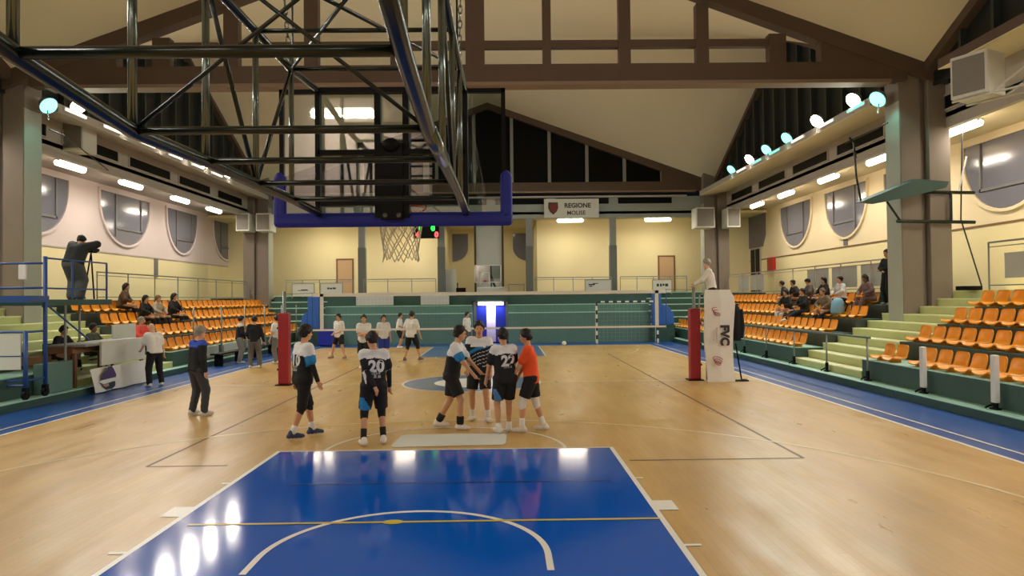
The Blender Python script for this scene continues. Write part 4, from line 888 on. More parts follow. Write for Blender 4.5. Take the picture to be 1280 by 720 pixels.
def person(pos, rz, label, H=1.78, pel=(0, 0, .94), lean=(0, 0), twist=0, head=(0, 0), hands=None, elb=None, feet=None, knee=None, skin='tan', hair='black', hairlen=0, group=None,
           top=None, bottom=None, shoes='#dddddd', sole=None, socks=None, pads=None, ankle=None, h=.02, under=None, num=None, sleeve_under=None, toes=None, hat=None):
    S = H/1.78; r = root('person', pos, label, 'person', group, rz)
    r.scale = (S, S, S)
    pel = np.array(pel, float); sp = nrm((lean[0], lean[1], 1)); ct, s_ = math.cos(twist), math.sin(twist)
    rt = np.array([ct, s_, 0]); rt = nrm(rt-sp*(rt@sp)); fw = np.cross(sp, rt)
    J = {}
    for s, n in ((-1, 'L'), (1, 'R')):
        J['hip'+n] = pel+np.array([s*.092, 0, -.01]); J['sh'+n] = pel+sp*.485+rt*s*.165
        hd = (hands or {}).get(n, (s*.27, .06, .80)); hint = (elb or {}).get(n, (s*.35, -1, -.15))
        J['el'+n], J['wr'+n] = ik(J['sh'+n], hd, .29, .255, hint)
        ft = (feet or {}).get(n, (s*.1, 0, .085)); kh = (knee or {}).get(n, (s*.12, 1, .1))
        J['kn'+n], J['an'+n] = ik(J['hip'+n], ft, .44, .425, kh)
    neck = pel+sp*.53; hy, hp = head; hdw = math.atan2(fw[1], fw[0])+hy
    hf = np.array([math.cos(hdw)*math.cos(hp), math.sin(hdw)*math.cos(hp), math.sin(hp)]); hr = nrm(np.cross(hf, (0, 0, 1))); hu = np.cross(hr, hf)
    hax = np.stack([hr, hf, hu]).astype(np.float32)
    hc = neck+nrm(sp*.6+np.array([0, 0, .4]))*.1+hu*.075+hf*.03
    W = lambda x, y, z: hc+hr*x+hf*y+hu*z
    chest = pel+sp*.36
    tors = [(J['hipL'], J['hipR'], .1, .1), (pel+rt*-.05, chest-rt*.07, .1, .108), (pel+rt*.05, chest+rt*.07, .1, .108), (J['shL']*.88+J['shR']*.12, J['shR']*.88+J['shL']*.12, .068, .068)]
    limb = []
    for n in 'LR':
        limb += [(J['sh'+n], J['el'+n], .052, .04), (J['el'+n], J['wr'+n], .041, .027), (J['hip'+n], J['kn'+n], .088, .055), (J['kn'+n], J['an'+n], .054, .036)]
        c = J['kn'+n]*.65+J['an'+n]*.35; limb.append((c+nrm(J['an'+n]-J['kn'+n])*-.05+np.array([0, -.012, 0]), c+nrm(J['an'+n]-J['kn'+n])*.05+np.array([0, -.012, 0]), .05, .046))
    hp_ = []; palm = {}
    for s, n in ((-1, 'L'), (1, 'R')):
        d = nrm(J['wr'+n]-J['el'+n]); J['kk'+n] = J['wr'+n]+d*.085; limb.append((J['wr'+n]+d*.01, J['kk'+n], .027, .032)); palm[n] = d
    toe = {}
    for s, n in ((-1, 'L'), (1, 'R')):
        td = nrm((toes or {}).get(n, (s*.2, 1, 0))); toe[n] = td; limb.append((J['an'+n], J['an'+n]+td*.09+np.array([0, 0, -.045]), .036, .03))
    skull = lambda P: smin(smin(ellip(P, W(0, -.005, .025), (.075, .094, .1), hax), ellip(P, W(0, .025, -.055), (.056, .062, .062), hax), .03),
                           smin(cone(P, W(0, .088, .005), W(0, .108, -.025), .009, .014), np.minimum(ellip(P, W(.078, -.01, -.01), (.014, .028, .034), hax), ellip(P, W(-.078, -.01, -.01), (.014, .028, .034), hax)), .008), .012)
    body = lambda P: smin(smin(union(P, tors+limb), cone(P, neck-sp*.03, hc-hu*.05-hf*.02, .056, .052), .03), skull(P), .015)
    allp = np.array([x for p in tors+limb for x in p[:2]]+[hc])
    lo, hi = allp.min(0)-.16, allp.max(0)+.17
    mp = lambda nm, c, **k_: mat(nm+'_'+c.strip('#'), c, **k_)
    msk = mp('skin', SKIN[skin], rough=.55, var=.06)
    def mk(name, f, mats, lo_, hi_, hh, color=None, extra=None):
        v, q = nets(f, lo_, hi_, hh); b = B(); b.v = [tuple(x) for x in v.tolist()]; b.f = [tuple(x) for x in q.tolist()]; b.m = [0]*len(b.f)
        if color is not None:
            ce_ = v[q].mean(1); b.m = color(ce_).tolist()
        if extra: extra(b)
        me = bpy.data.meshes.new(name); me.from_pydata(b.v, [], b.f)
        for m_ in mats: me.materials.append(m_)
        me.polygons.foreach_set('material_index', [int(i) for i in b.m]); me.polygons.foreach_set('use_smooth', [True]*len(b.f)); me.update()
        o = bpy.data.objects.new(name, me); COL.objects.link(o); o.parent = r; return o
    def fingers(b):
        for s, n in ((-1, 'L'), (1, 'R')):
            d = palm[n]; side = nrm(np.cross(d, (0, 0, 1)) if abs(d[2]) < .9 else np.cross(d, rt) if abs(d@rt) < .8 else np.cross(d, fw)); nn = np.cross(side, d)
            if nn@fw < 0 and abs(nn@fw) > .2: nn = -nn
            for q, (of, ln) in enumerate(((-.026, .07), (-.009, .082), (.009, .077), (.025, .06))):
                p = J['kk'+n]+side*of-d*.015; b.tube([p, p+d*ln*.5+nn*.006, p+d*ln*.8+nn*.02, p+d*ln+nn*.036], [.0095, .009, .008, .006], 6)
            p = J['wr'+n]+d*.035+side*.024*(1 if side@fw > 0 else -1); dd = nrm(d*.7+side*.6*(1 if side@fw > 0 else -1)); b.tube([p, p+dd*.035, p+dd*.03+d*.032], [.012, .0105, .008], 6)
    mk('body', body, [msk], lo, hi, h, extra=fingers)
    # face
    e = B()
    for x in (-.03, .03): e.ell(tuple(W(x, .083, .012)), (.0115, .0115, .0085), 8, 5)
    e_o = mk_simple('eye', e, [mp('eye', '#1d1512', rough=.3, var=0)], r)
    e = B(); e.tube([W(-.022, .079, -.062), W(0, .086, -.06), W(.022, .079, -.062)], [.004, .0075, .004], 6); mk_simple('mouth', e, [mp('lip', '#8a4f44', rough=.5, var=0)], r)
    if hair:
        th = .02
        nz = lambda P: .011*np.sin(P[:, 0]*75)*np.sin(P[:, 1]*70+1)*np.sin(P[:, 2]*72)-.006*np.sin(P[:, 0]*31+P[:, 2]*40)
        hn = hax.T@np.array([0, .77, -.64])
        def hf_(P):
            o = ellip(P, W(0, -.012, .03), (.079+th, .099+th, .104+th), hax)+nz(P)
            if hairlen: o = smin(o, cone(P, W(0, -.06, 0), W(0, -.07, -.08-hairlen), .085, .075), .04)
            cut = (P-hc.astype(np.float32))@hn.astype(np.float32)-(.018 if not hairlen else .02); o = np.maximum(o, cut+.009*np.sin(P[:, 0]*110+P[:, 2]*60))
            return np.maximum(o, -((P-hc.astype(np.float32))@hu.astype(np.float32))-(.062+hairlen))
        mk('hair', hf_, [mp('hair', HAIRC[hair], rough=.6, var=.2, scale=40)], hc-.2-hairlen, hc+.2, min(h, .017))
    # top
    T = lambda P: ((P-pel)@sp)/.5
    if top:
        c = top; col = c['col']; fr = c.get('sleeve', .62); lo_hem = c.get('hem', -.1); loose = c.get('loose', .022)
        pr = [(J['hipL']*.9+J['hipR']*.1, J['hipR']*.9+J['hipL']*.1, .105+loose, .105+loose), (pel-rt*.055-sp*.1, chest-rt*.066, .098+loose, .104+loose), (pel+rt*.055-sp*.1, chest+rt*.066, .098+loose, .104+loose), (J['shL']*.9+J['shR']*.1, J['shR']*.9+J['shL']*.1, .068+loose*.45, .068+loose*.45)]
        for n in 'LR':
            e1 = J['sh'+n]+(J['el'+n]-J['sh'+n])*min(fr, 1); pr.append((J['sh'+n], e1, .058+loose*.8, .054+loose*(.4 if fr >= 1 else .9)))
            if fr > 1: pr.append((e1, J['el'+n]+(J['wr'+n]-J['el'+n])*min(fr-1, .97), .05+loose*.5, .036+loose*.4))
        wr_ = c.get('wrinkle', .0022)
        def tf(P):
            o = union(P, pr, .03)+wr_*np.sin(P[:, 2]*60+P[:, 0]*25)*np.sin(P[:, 0]*38+P[:, 1]*30)
            near = np.minimum.reduce([cone(P, J['sh'+n], J['el'+n], .0, .0) for n in 'LR']+[cone(P, J['el'+n], J['wr'+n], 0, 0) for n in 'LR'])
            hem = np.where(near > .12, (lo_hem-T(P))*.5, -1); o = np.maximum(o, hem)
            return np.maximum(o, -ellip(P, neck+sp*.075, (.085, .085, .085)))
        ms = [mp('cloth', x, rough=.85, var=.08, scale=12) for x in col]
        fn = None
        if len(col) > 1:
            yk = c.get('yoke', .78)
            def fn(P):
                t = T(P)-.02*np.cos(((P-chest)@rt)*20); m = np.where(t > yk, 0, 1)
                for n in 'LR':
                    L_ = np.linalg.norm(J['el'+n]-J['sh'+n]); dd = (J['el'+n]-J['sh'+n])/L_; q = (P-J['sh'+n]); a_ = q@dd/L_; da = np.sqrt(np.maximum((q*q).sum(1)-(q@dd)**2, 0)); s2 = 1 if n == 'R' else -1
                    on = (a_ > .12) & (da < .1) & ((q@rt)*s2 > -.03); sc_ = c.get('slv', (0, 2, 1)); cutv = c.get('slvcut', (.3, .85))
                    m = np.where(on, np.where(a_ < cutv[0], sc_[0], np.where(a_ < cutv[1], sc_[1], sc_[2])), m)
                if c.get('band'):
                    y = (P-chest)@rt; bb = t-yk+.9*y*c['band']; fr_ = ((P-chest)@fw) > -.02
                    m = np.where(fr_ & (bb < .0) & (bb > -.13) & (np.abs(y) < .2) & (m == 1), 2, m)
                    if c.get('stripe'):
                        m = np.where(fr_ & (bb < -.17) & (np.mod(bb*1.0, .13) < .026) & (t > .1) & (m == 1), 3, m)
                return m
        so = mk('shirt' if fr <= 1 else 'jacket', tf, ms, lo-.05, hi+.03, h, fn)
        if num:
            bv = BVHTree.FromPolygons([v.co[:] for v in so.data.vertices], [p.vertices[:] for p in so.data.polygons])
            for (tx_, tt, sz, cc, off) in num:
                v, f = text_geo(tx_, sz, sz*.045, 0); ctr = pel+sp*(.5*tt)+rt*off; nv = []
                for x, y, z in v:
                    p = ctr+rt*x+sp*y; hit = bv.ray_cast(Vector(p-fw*.6), Vector(fw)); loc = hit[0] if hit[0] else Vector(p-fw*.13); nv.append(loc-Vector(fw)*.006)
                b = B(); b.add(nv, f); mk_simple('back_print', b, [mp('print', cc, rough=.7, var=0)], r)
        if c.get('collar'):
            b = B(); b.tube([neck+rt*.07*math.cos(t)+fw*(.075*math.sin(t)+.0)+sp*(.0-.012*math.sin(t)) for t in (2*math.pi*q/16 for q in range(16))], .012, 6, closed=True); mk_simple('collar', b, [mp('cloth', c['collar'], rough=.85, var=.08, scale=12)], r)
    if sleeve_under:
        for n in 'LR':
            mk('sleeve', lambda P, n=n: np.minimum(cone(P, J['sh'+n], J['el'+n], .056, .047), cone(P, J['el'+n], J['wr'+n], .047, .035)), [mp('cloth', sleeve_under, rough=.8, var=.08)], np.minimum.reduce([J['sh'+n], J['el'+n], J['wr'+n]])-.09, np.maximum.reduce([J['sh'+n], J['el'+n], J['wr'+n]])+.09, h)
    if bottom:
        ln = bottom.get('len', .8); lo2 = bottom.get('loose', .02)
        pr = [(J['hipL'], J['hipR'], .108+lo2*.6, .108+lo2*.6), (pel+sp*.05-rt*.03, pel+sp*.05+rt*.03, .1+lo2*.5, .1+lo2*.5)]
        for n in 'LR':
            k1 = J['hip'+n]+(J['kn'+n]-J['hip'+n])*min(ln, 1); pr.append((J['hip'+n], k1, .092+lo2, (.078 if ln < 1 else .062)+lo2))
            if ln > 1: pr.append((k1, J['kn'+n]+(J['an'+n]-J['kn'+n])*(ln-1), .06+lo2, .045+lo2))
        def bf(P):
            o = union(P, pr, .02)+.003*np.sin(P[:, 2]*55+P[:, 0]*30)*np.sin(P[:, 0]*45)
            o = np.maximum(o, (T(P)-.1)*.5)
            if ln < 1:
                for n in 'LR':
                    dd = nrm(J['kn'+n]-J['hip'+n]); q = (P-J['hip'+n])@dd-np.linalg.norm(J['kn'+n]-J['hip'+n])*(ln+.04)
                    side = cone(P, J['hip'+n], J['an'+n], 0, 0) < .2
                    o = np.maximum(o, np.where(side & (cone(P, J['kn'+n], J['an'+n], 0, 0) < .3), q, -1))
            return o
        cc = bottom['col']; ms = [mp('cloth', x, rough=.85, var=.08, scale=12) for x in cc]; fn = None
        if len(cc) > 1:
            def fn(P): return np.where((P[:, 0] < -.1-.3*(T(P)+.62)) & (T(P) < -.36) & (P[:, 1] < .02), 1, 0)
        mk('shorts' if ln < 1 else 'trousers', bf, ms, np.minimum.reduce([J['hipL'], J['hipR'], J['knL'], J['knR'], J['anL'], J['anR']])-.17, np.maximum.reduce([J['hipL'], J['hipR'], J['knL'], J['knR'], J['anL'], J['anR'], pel+sp*.2])+.17, h, fn)
    def band(name, c, n, t0, t1, rr, seg='low'):
        a, b_ = (J['kn'+n], J['an'+n]) if seg == 'low' else (J['hip'+n], J['kn'+n])
        p0, p1 = a+(b_-a)*t0, a+(b_-a)*t1; b = B(); b.tube([p0, p0+(p1-p0)*.1, p0+(p1-p0)*.9, p1], [rr*.92, rr, rr*.95, rr*.85], 14); mk_simple(name, b, [mp('cloth', c, rough=.8, var=.06)], r, True)
    if pads:
        for n in 'LR':
            if n in pads: mk('knee_pad', lambda P, n=n: np.minimum(cone(P, J['kn'+n]+(J['hip'+n]-J['kn'+n])*pads.get('up', .3), J['kn'+n], .073, .068), cone(P, J['kn'+n], J['kn'+n]+(J['an'+n]-J['kn'+n])*.2, .068, .06)), [mp('cloth', pads[n], rough=.8, var=.06)], J['kn'+n]-.25, J['kn'+n]+.25, h)
    if socks:
        for n in 'LR': band('sock', socks[0], n, 1-socks[1], 1.02, .05)
    if ankle:
        for n in 'LR': band('ankle_brace', ankle, n, .66, .98, .066)
    for n in 'LR':
        td = toe[n]; an = J['an'+n]; up = np.array([0, 0, 1.]); gz = an[2]-.085; perp = np.cross(td, up)
        if under == 'nofeet': continue
        lo3 = np.array([min(an[0], an[0]+td[0]*.2)-.1, min(an[1], an[1]+td[1]*.2)-.1, gz-.02]); hi3 = np.array([max(an[0], an[0]+td[0]*.2)+.1, max(an[1], an[1]+td[1]*.2)+.1, gz+.16])
        def sf_(P, gz=gz, an=an, td=td):
            a = an+up*(-.04); o = union(P, [(a-td*.045, a+td*.07, .05, .046), (a+td*.07, a+td*.15-up*.008, .046, .036), (an-td*.015-up*.02, an-td*.02+up*.015, .05, .047)], .02)
            return np.maximum(o, gz-P[:, 2])
        sm = [mp('shoe', shoes, rough=.5, var=.1), mp('sole', sole or '#d8d8d2', rough=.6, var=.05)]
        mk('shoe', sf_, sm, lo3, hi3, min(h, .015), lambda P, gz=gz: np.where(P[:, 2] < gz+.025, 1, 0))
    return r, J
def mk_simple(name, b, ms, parent, smooth=False):
    me = bpy.data.meshes.new(name); me.from_pydata([tuple(map(float, v)) for v in b.v], [], b.f)
    for m_ in ms: me.materials.append(m_)
    me.polygons.foreach_set('use_smooth', [smooth]*len(me.polygons)); me.update(); o = bpy.data.objects.new(name, me); COL.objects.link(o); o.parent = parent; return o
FZ = .011
TEAM = dict(col=['#e4e7ea', '#16181d', '#2a86c4', '#c9ced4'], yoke=.8, slv=(0, 2, 1), slvcut=(.3, .9), sleeve=.72, loose=.026, hem=-.2)
# --- the players near the net and the circle
P_ = person
P_((-2.42, 6.85, FZ), R(-47), 'player number 10 in white-shouldered black shirt walking right, hands low, blue shoes', H=1.84, lean=(0, .06), hands={'R': (.28, .14, .82), 'L': (-.25, -.02, .8)},
   feet={'R': (.06, -.2, .095), 'L': (-.06, .2, .085)}, knee={'R': (.1, 1, .1), 'L': (-.05, 1, .1)}, head=(.1, -.05), top=dict(TEAM, yoke=.72, slv=(0, 2, 1), slvcut=(.45, .98), collar='#e4e7ea'),
   bottom=dict(col=['#101114'], len=1.0, loose=.018), pads={'L': '#101114', 'R': '#101114', 'up': .2}, sleeve_under='#101114', socks=('#e8e8e8', .3), shoes='#27365e', h=.016, toes={'R': (.35, 1, 0), 'L': (.25, 1, 0)},
   num=[('10', .56, .25, '#d9dde0', .0), ('#4', .33, .05, '#a9adb0', 0), ('#3', .22, .07, '#a9adb0', 0)])
P_((-1.13, 6.22, FZ), R(20), 'player number 20 seen from behind, one hand held behind the back, white shoes', H=1.75, lean=(0, .02), hands={'L': (.0, -.2, .86), 'R': (.27, .1, .85)}, elb={'L': (-1, -.5, -.1), 'R': (1, -.5, 0)},
   feet={'L': (-.17, .0, .085), 'R': (.15, .05, .085)}, head=(.35, -.35), top=dict(TEAM, yoke=.83, slv=(0, 1, 0), slvcut=(.3, .92), collar='#e4e7ea'), sleeve_under='#121317',
   bottom=dict(col=['#121317', '#2a86c4'], len=.82, loose=.026), pads={'L': '#121317', 'R': '#121317', 'up': .35}, socks=('#15161a', .42), shoes='#e3e1dc', h=.016, num=[('20', .58, .25, '#e4e7ea', .02), ('#4', .34, .05, '#a9adb0', 0.02), ('#3', .23, .08, '#a9adb0', .02)])
P_((.02, 7.5, FZ), R(-98), 'player leaning in at the left of the huddle, black ankle braces, arm reaching down', H=1.80, pel=(0, -.05, .92), lean=(0, .2), hands={'R': (.22, .44, .84), 'L': (-.06, .46, .92)}, elb={'R': (.6, -.6, -.5), 'L': (-.6, -.3, -.6)},
   feet={'R': (.14, .12, .085), 'L': (-.05, -.3, .1)}, head=(.15, -.12), top=dict(TEAM, yoke=.66, slv=(0, 2, 2), slvcut=(.42, .95), collar='#e4e7ea'), bottom=dict(col=['#121317'], len=.8, loose=.026), ankle='#17181b', shoes='#e6e3dd', h=.016, toes={'R': (.1, 1, 0), 'L': (0, 1, 0)})
P_((.42, 8.2, FZ), R(172), 'player facing the camera with blue diagonal and pale stripes on a dark shirt', H=1.83, lean=(-.03, .05), hands={'R': (.16, .3, .88), 'L': (-.24, .14, .82)}, elb={'R': (.8, -.5, -.4), 'L': (-.7, -.6, 0)},
   feet={'L': (-.17, .1, .085), 'R': (.13, -.05, .085)}, head=(.15, -.08), top=dict(TEAM, yoke=.78, band=1.0, stripe=1, slv=(0, 1, 1), slvcut=(.3, .9), collar='#e4e7ea'), bottom=dict(col=['#121317'], len=.8, loose=.026), socks=('#e4e4e0', .3), shoes='#d9d2c2', h=.016, toes={'L': (-.5, 1, 0), 'R': (.2, 1, 0)})
P_((.9, 7.02, FZ), R(18), 'player number 22 seen from behind beside the orange shirt', H=1.74, lean=(-.02, .05), hands={'L': (-.3, .2, .82), 'R': (.2, .25, .9)}, elb={'L': (-.8, -.5, 0), 'R': (.8, -.4, -.2)},
   feet={'L': (-.12, .02, .085), 'R': (.1, .12, .085)}, head=(.2, -.15), top=dict(TEAM, yoke=.8, slv=(0, 1, 1), slvcut=(.25, .9), collar='#e4e7ea'), bottom=dict(col=['#121317', '#4a7fb8'], len=.82, loose=.026), socks=('#e4e4e0', .2), shoes='#dedad2', h=.016, num=[('22', .56, .25, '#e4e7ea', .03), ('#4', .33, .05, '#8f9396', .03)])
P_((1.34, 7.1, FZ), R(82), 'player in orange shirt and white knee pads facing left into the huddle', H=1.72, lean=(0, .1), hands={'L': (-.12, .38, .86), 'R': (.2, .3, .82)}, elb={'L': (-.6, -.8, -.3), 'R': (.6, -.8, -.3)},
   feet={'L': (-.12, .16, .09), 'R': (.1, -.2, .085)}, head=(-.05, -.12), top=dict(col=['#f0561f'], sleeve=.7, loose=.026, hem=-.2, collar='#f0561f'), bottom=dict(col=['#131416'], len=.74, loose=.026), pads={'L': '#e7e5e0', 'R': '#e7e5e0', 'up': .2}, socks=('#e8e6e2', .38), shoes='#d9d5cd', h=.016, toes={'L': (0, 1, 0), 'R': (.1, 1, 0)})
P_((-5.17, 9.15, FZ), R(-35), 'coach in navy jacket with blue shoulders and grey trousers walking away', H=1.76, hair='grey', skin='pale', lean=(0, .06), hands={'R': (.27, .02, .8), 'L': (-.25, .2, .85)}, feet={'L': (-.14, -.02, .085), 'R': (.15, .06, .085)}, head=(-.1, -.2),
   top=dict(col=['#2c4fc0', '#12151f', '#12151f'], yoke=.84, slv=(0, 2, 1), slvcut=(.12, .9), sleeve=1.95, loose=.03, hem=-.12, collar='#12151f'), bottom=dict(col=['#3b3f48'], len=1.97, loose=.024), shoes='#cfcac2', h=.018)
P_((-8.5, 14.1, 0), R(50), 'bald official in white polo and black trousers standing at the scorer table', H=1.72, hair=None, skin='pale', lean=(0, .22), hands={'R': (.3, .1, .78), 'L': (-.2, .4, 1.0)}, feet={'L': (-.16, -.02, .085), 'R': (.2, .05, .085)}, head=(.1, -.4),
   top=dict(col=['#e6e4df'], sleeve=.75, loose=.035, hem=-.1, collar='#e6e4df'), bottom=dict(col=['#131416'], len=1.97, loose=.028), shoes='#dedcd6', h=.02)
DK = '#14161b'
P_((-7.55, 18.8, FZ), R(10), 'person in black top and grey trousers with back turned beside the left red post', H=1.74, lean=(0, .05), hands={'L': (-.22, .25, 1.0), 'R': (.33, .05, .82)}, top=dict(col=[DK], sleeve=1.95, loose=.028, hem=-.1), bottom=dict(col=['#66625d'], len=1.97, loose=.032), shoes='#d8d5ce', h=.022, feet={'L': (-.14, 0, .085), 'R': (.16, 0, .085)})
P_((-8.75, 20.6, 0), R(-60), 'person in black jacket with white shoulder stripe at the left of three by the bench', H=1.72, lean=(0, .1), hands={'L': (-.2, .25, .9), 'R': (.2, .3, 1.0)}, top=dict(col=['#c9c9c9', DK, DK], yoke=.9, slv=(0, 2, 1), slvcut=(.1, .9), sleeve=1.95, loose=.03, hem=-.1), bottom=dict(col=['#8b8880'], len=1.97, loose=.026), shoes='#e0ddd8', h=.024)
P_((-7.25, 20.3, FZ), R(60), 'person in white shirt and grey trousers at the right of three by the bench', H=1.72, lean=(0, .06), hands={'L': (-.3, .1, .85), 'R': (.3, .1, .85)}, top=dict(col=['#dcdcd8'], sleeve=.7, loose=.03, hem=-.1), bottom=dict(col=['#7c7a76'], len=1.97, loose=.03), shoes='#d8d5ce', h=.024)
WT = dict(col=['#e2e0da'], sleeve=.75, loose=.032, hem=-.18); BS = dict(col=['#15171c'], len=.8, loose=.026)
P_((-5.45, 21.9, FZ), R(150), 'far player in white shirt and dark shorts standing with feet wide apart', H=1.72, top=WT, bottom=BS, feet={'L': (-.3, .0, .085), 'R': (.28, .12, .085)}, hands={'L': (-.12, .2, 1.05), 'R': (.12, .2, 1.0)}, shoes='#8a6b55', h=.024)
P_((-3.72, 18.1, FZ), R(185), 'far player in white shirt and long black shorts facing the camera, arms folded', H=1.76, top=WT, bottom=dict(BS, len=.95), feet={'L': (-.12, .12, .085), 'R': (.1, -.05, .085)}, hands={'L': (.06, .22, 1.12), 'R': (-.06, .24, 1.08)}, elb={'L': (-1, .1, -.4), 'R': (1, .1, -.4)}, shoes='#e5e2dc', h=.022)
P_((-3.45, 20.2, FZ), R(200), 'far player in blue and white mostly hidden behind the one with folded arms', H=1.70, top=dict(col=['#d9d7d2'], sleeve=.75, loose=.03, hem=-.1), bottom=dict(col=['#26398f'], len=.9, loose=.03), h=.026)
P_((-2.5, 20.5, FZ), R(-20), 'far player in loose white shirt running right with black knee pads', H=1.82, hair='brown', lean=(.02, .05), top=WT, bottom=BS, feet={'L': (-.2, -.12, .1), 'R': (.25, .2, .085)}, knee={'L': (-.1, 1, .1), 'R': (.2, 1, .1)}, hands={'L': (-.38, .05, .85), 'R': (.32, .1, .85)}, pads={'L': '#17181b', 'R': '#17181b', 'up': .2}, shoes='#6b5a4c', h=.022)
P_((-4.0, 27.4, .012), R(-95), 'far player in white top and dark shorts seated-low near the green end wall', H=1.66, pel=(0, -.02, .9), lean=(0, .12), top=WT, bottom=dict(BS, len=.9), h=.026, hands={'R': (.15, .3, 1.0), 'L': (-.15, .3, 1.0)})
P_((-.75, 25.4, .01), R(-120), 'far person in white shirt standing in front of the blue entrance doors', H=1.68, top=WT, bottom=dict(col=['#5b5650'], len=1.97, loose=.03), h=.026)
# --- referee and camera operator
P_((6.55, 14.2, 1.52), R(78), 'referee in white shirt standing on the stand with hands on its rail', H=1.76, hair='grey', skin='pale', lean=(0, .16), hands={'L': (-.1, .46, 1.06), 'R': (.12, .42, 1.1)}, elb={'L': (-.8, -.4, -.4), 'R': (.8, -.4, -.4)}, head=(.0, -.12),
   top=dict(col=['#e3ddd2'], sleeve=1.9, loose=.03, hem=.0, collar='#e3ddd2'), bottom=dict(col=['#17181d'], len=1.97, loose=.024), shoes='#17181d', h=.018)
P_((-10.12, 13.3, 2.34), R(-4), 'camera operator in dark jacket and grey trousers on the left platform, bent to the camera', H=1.8, lean=(0, .5), hands={'L': (-.14, .5, 1.42), 'R': (.16, .5, 1.42)}, elb={'L': (-1, .2, .3), 'R': (1, .2, .3)}, head=(0, -.5), pel=(0, -.1, .9),
   top=dict(col=['#24282a'], sleeve=1.9, loose=.085, hem=-.05), bottom=dict(col=['#4c514f'], len=1.97, loose=.075), shoes='#1d1d20', h=.022)
vc = root('video_camera', (-10.05, 13.75, 2.34), 'black video camera on a tripod in front of the operator on the platform', 'video camera')
B().box(-10.14, -9.96, 13.75, 14.0, 3.58, 3.74).build('camera_body', 'black', vc, bevel=.02); B().tube([(-10.05, 14.0, 3.67), (-10.05, 14.15, 3.67)], .05, 12).build('camera_lens', 'black', vc)
tb = B()
for a_ in (R(90), R(210), R(330)): tb.tube([(-10.05, 13.85, 3.58), (-10.05+.17*math.cos(a_), 13.82+.16*math.sin(a_), 2.35)], .018, 6)
tb.build('tripod', 'black', vc)
P_((12.95, 16.98, 1.92), R(100), 'man in black standing half hidden behind the near right column, arms folded', H=1.74, top=dict(col=['#17161a'], sleeve=1.9, loose=.035, hem=-.1), bottom=dict(col=['#131316'], len=1.97, loose=.03), shoes='#8f8a82', hands={'L': (.06, .22, 1.12), 'R': (-.06, .24, 1.08)}, elb={'L': (-1, .1, -.4), 'R': (1, .1, -.4)}, h=.022)
# --- spectators (seated)
def sit(x, y, z, rz, label, c1, c2, **kw):
    a = dict(pel=(0, 0, .1), lean=(0, .12), hands={'L': (-.16, .32, .28), 'R': (.16, .34, .26)}, elb={'L': (-1, -.3, -.2), 'R': (1, -.3, -.2)}, feet={'L': (-.14, .52, -.3), 'R': (.14, .5, -.3)}, knee={'L': (-.2, .6, 1), 'R': (.2, .6, 1)}, h=.024, H=1.72)
    a.update(kw); return P_((x, y, z), rz, label, top=dict(col=[c1], sleeve=1.9, loose=.04, hem=-.08), bottom=dict(col=[c2], len=1.97, loose=.03), **a)
Q = R(90)
sx = lambda row: ROWX[row]+.3
szs = lambda row: ROWZ[row]+.1
sit(sx(3), 24.4, szs(3), Q-.3, 'spectator in dark navy jacket leaning over in the top right row, leftmost of the cluster', '#23262e', '#1b2440', lean=(.1, .5))
sit(sx(3), 23.4, szs(3), Q, 'spectator in dark brown jacket hunched forward in the top right row', '#2d2622', '#1a1a1c', lean=(0, .45))
sit(sx(2), 22.1, szs(2), Q+.2, 'spectator in black with white trousers in the third right row', '#1a1b1d', '#d8d6d2', lean=(-.1, .3))
sit(sx(3), 22.3, szs(3), Q-.1, 'spectator in grey-brown jacket with bowed head in the top right row', '#57504a', '#1a1a1c', head=(.2, -.5))
sit(sx(2), 20.7, szs(2), Q, 'spectator in black jacket with legs stretched out in the third right row', '#18181b', '#17181c', feet={'L': (-.2, .8, -.2), 'R': (.1, .75, -.25)})
sit(sx(3), 21.05, szs(3), Q, 'spectator with long black hair and black coat in the top right row', '#161518', '#17181c', hairlen=.15)
sit(sx(2), 18.85, szs(2), Q+.3, 'spectator in tan coat in the third right row left of the blue backpack', '#7b6a56', '#1a1a1c', lean=(.15, .3), hair='tan')
sit(sx(3)+.1, 20.0, szs(3), Q, 'spectator in white top with short black hair in the top right row', '#d5d3d2', '#20232a')
sit(sx(3), 17.9, szs(3), Q+.1, 'spectator in mauve jacket sitting beside the man standing by the right column', '#7d6260', '#8a6a66', skin='brown', head=(.4, -.2), lean=(.1, .25), hairlen=.06)
bk = root('backpack', (sx(2), 18.05, szs(2)), 'light blue backpack resting on the third right row seats', 'backpack')
b = B(); b.tube([(sx(2)-.1, 18.05, szs(2)+.02), (sx(2)-.1, 18.05, szs(2)+.1), (sx(2)-.08, 18.05, szs(2)+.38), (sx(2)-.05, 18.05, szs(2)+.52), (sx(2)-.05, 18.05, szs(2)+.56)], [.17, .21, .2, .13, .04], 14); b.build('bag', mat('bag_blue', '#86b6cf', .7, var=.1), bk, smooth=True)
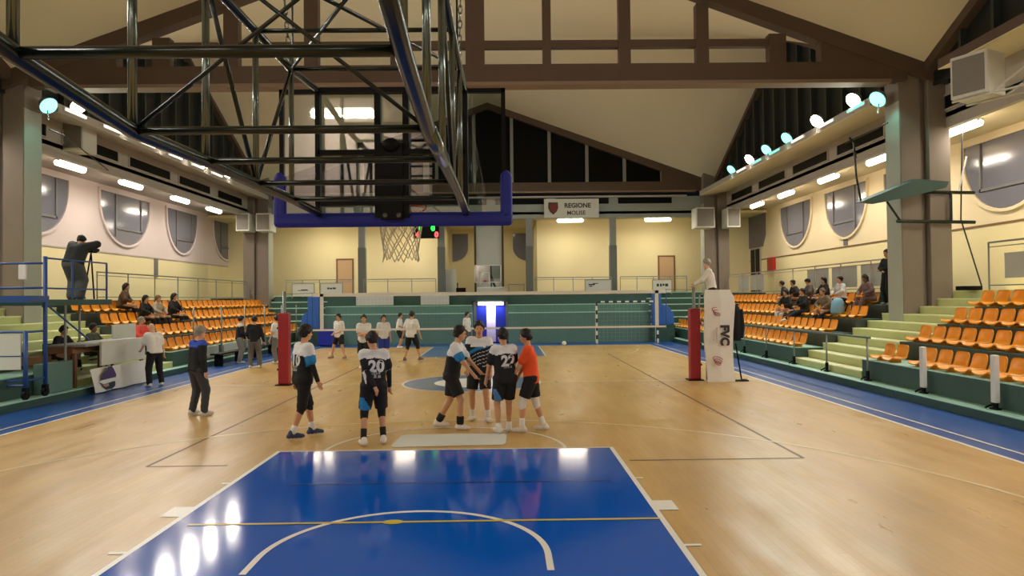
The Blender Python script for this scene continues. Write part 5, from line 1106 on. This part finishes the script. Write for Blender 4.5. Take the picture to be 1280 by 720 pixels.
b = B(); b.tube([(sx(2)+.08, 17.95, szs(2)+.5), (sx(2)+.18, 17.93, szs(2)+.3), (sx(2)+.1, 17.95, szs(2)+.1)], .02, 6); b.tube([(sx(2)+.08, 18.15, szs(2)+.5), (sx(2)+.18, 18.17, szs(2)+.3), (sx(2)+.1, 18.15, szs(2)+.1)], .02, 6); b.build('strap', 'black', bk)
L_ = -Q
sit(-sx(3), 20.4, szs(3)+.0, L_+.3, 'spectator with long hair and brown coat in the top left row, highest of the group', '#5d4632', '#1c1b1d', hairlen=.14, hair='brown', lean=(0, .25), H=1.8)
sit(-sx(2), 20.1, szs(2), L_, 'spectator in black with long hair in the third left row', '#141416', '#17181c', hairlen=.16)
sit(-sx(2), 20.98, szs(2), L_-.1, 'spectator in cream top with light hair in the third left row', '#b5a893', '#26262a', hair='tan')
sit(-sx(2), 22.2, szs(2)+.02, L_, 'spectator with very long black hair and black coat at the right of the left group', '#131315', '#151517', hairlen=.25, H=1.85)
sit(-10.62, 17.3, .9, L_-.2, 'scorer in pink-orange jacket sitting behind the white front boards', '#f0584e', '#1b1b1d', hair='grey', H=1.7)
sit(-10.7, 14.9, .78, L_, 'scorer in olive jacket sitting in the middle of the scorer table', '#4a5040', '#22241f', H=1.7, skin='brown')
sit(-10.75, 13.55, .78, L_-.1, 'scorer in bulky black coat at the brown desk end', '#131316', '#151517', H=1.72, lean=(0, .3))
for q, (x, y) in enumerate(((-10.65, 17.3), (-10.73, 14.9), (-10.78, 13.55))):
    c = root('folding_chair', (x, y, .36), 'folding chair under the scorer in ' + ('pink-orange', 'olive', 'black')[q], 'chair')
    B().box(x-.2, x+.2, y-.2, y+.2, .66, .69).build('seat', 'black', c); B().box(x-.22, x-.19, y-.2, y+.2, .9, 1.2).build('backrest', 'black', c)
    for (dx, dy) in ((-.18, -.18), (-.18, .18), (.18, -.18), (.18, .18)): B().tube([(x+dx, y+dy, .02), (x+dx, y+dy, .66 if dx > 0 else 1.2)], .013, 6).build('leg', 'grey', c)

o = B().box(-10.28, -10.24, 15.2, 15.58, 1.23, 1.62).box(-10.28, -10.24, 15.58, 16.4, 1.2, 1.62).box(-10.3, -10.2, 15.9, 16.0, .66, 1.2).build('table_board', 'banner'); tag(o, 'plain pale board standing upright behind the end of the scorer table', 'board')
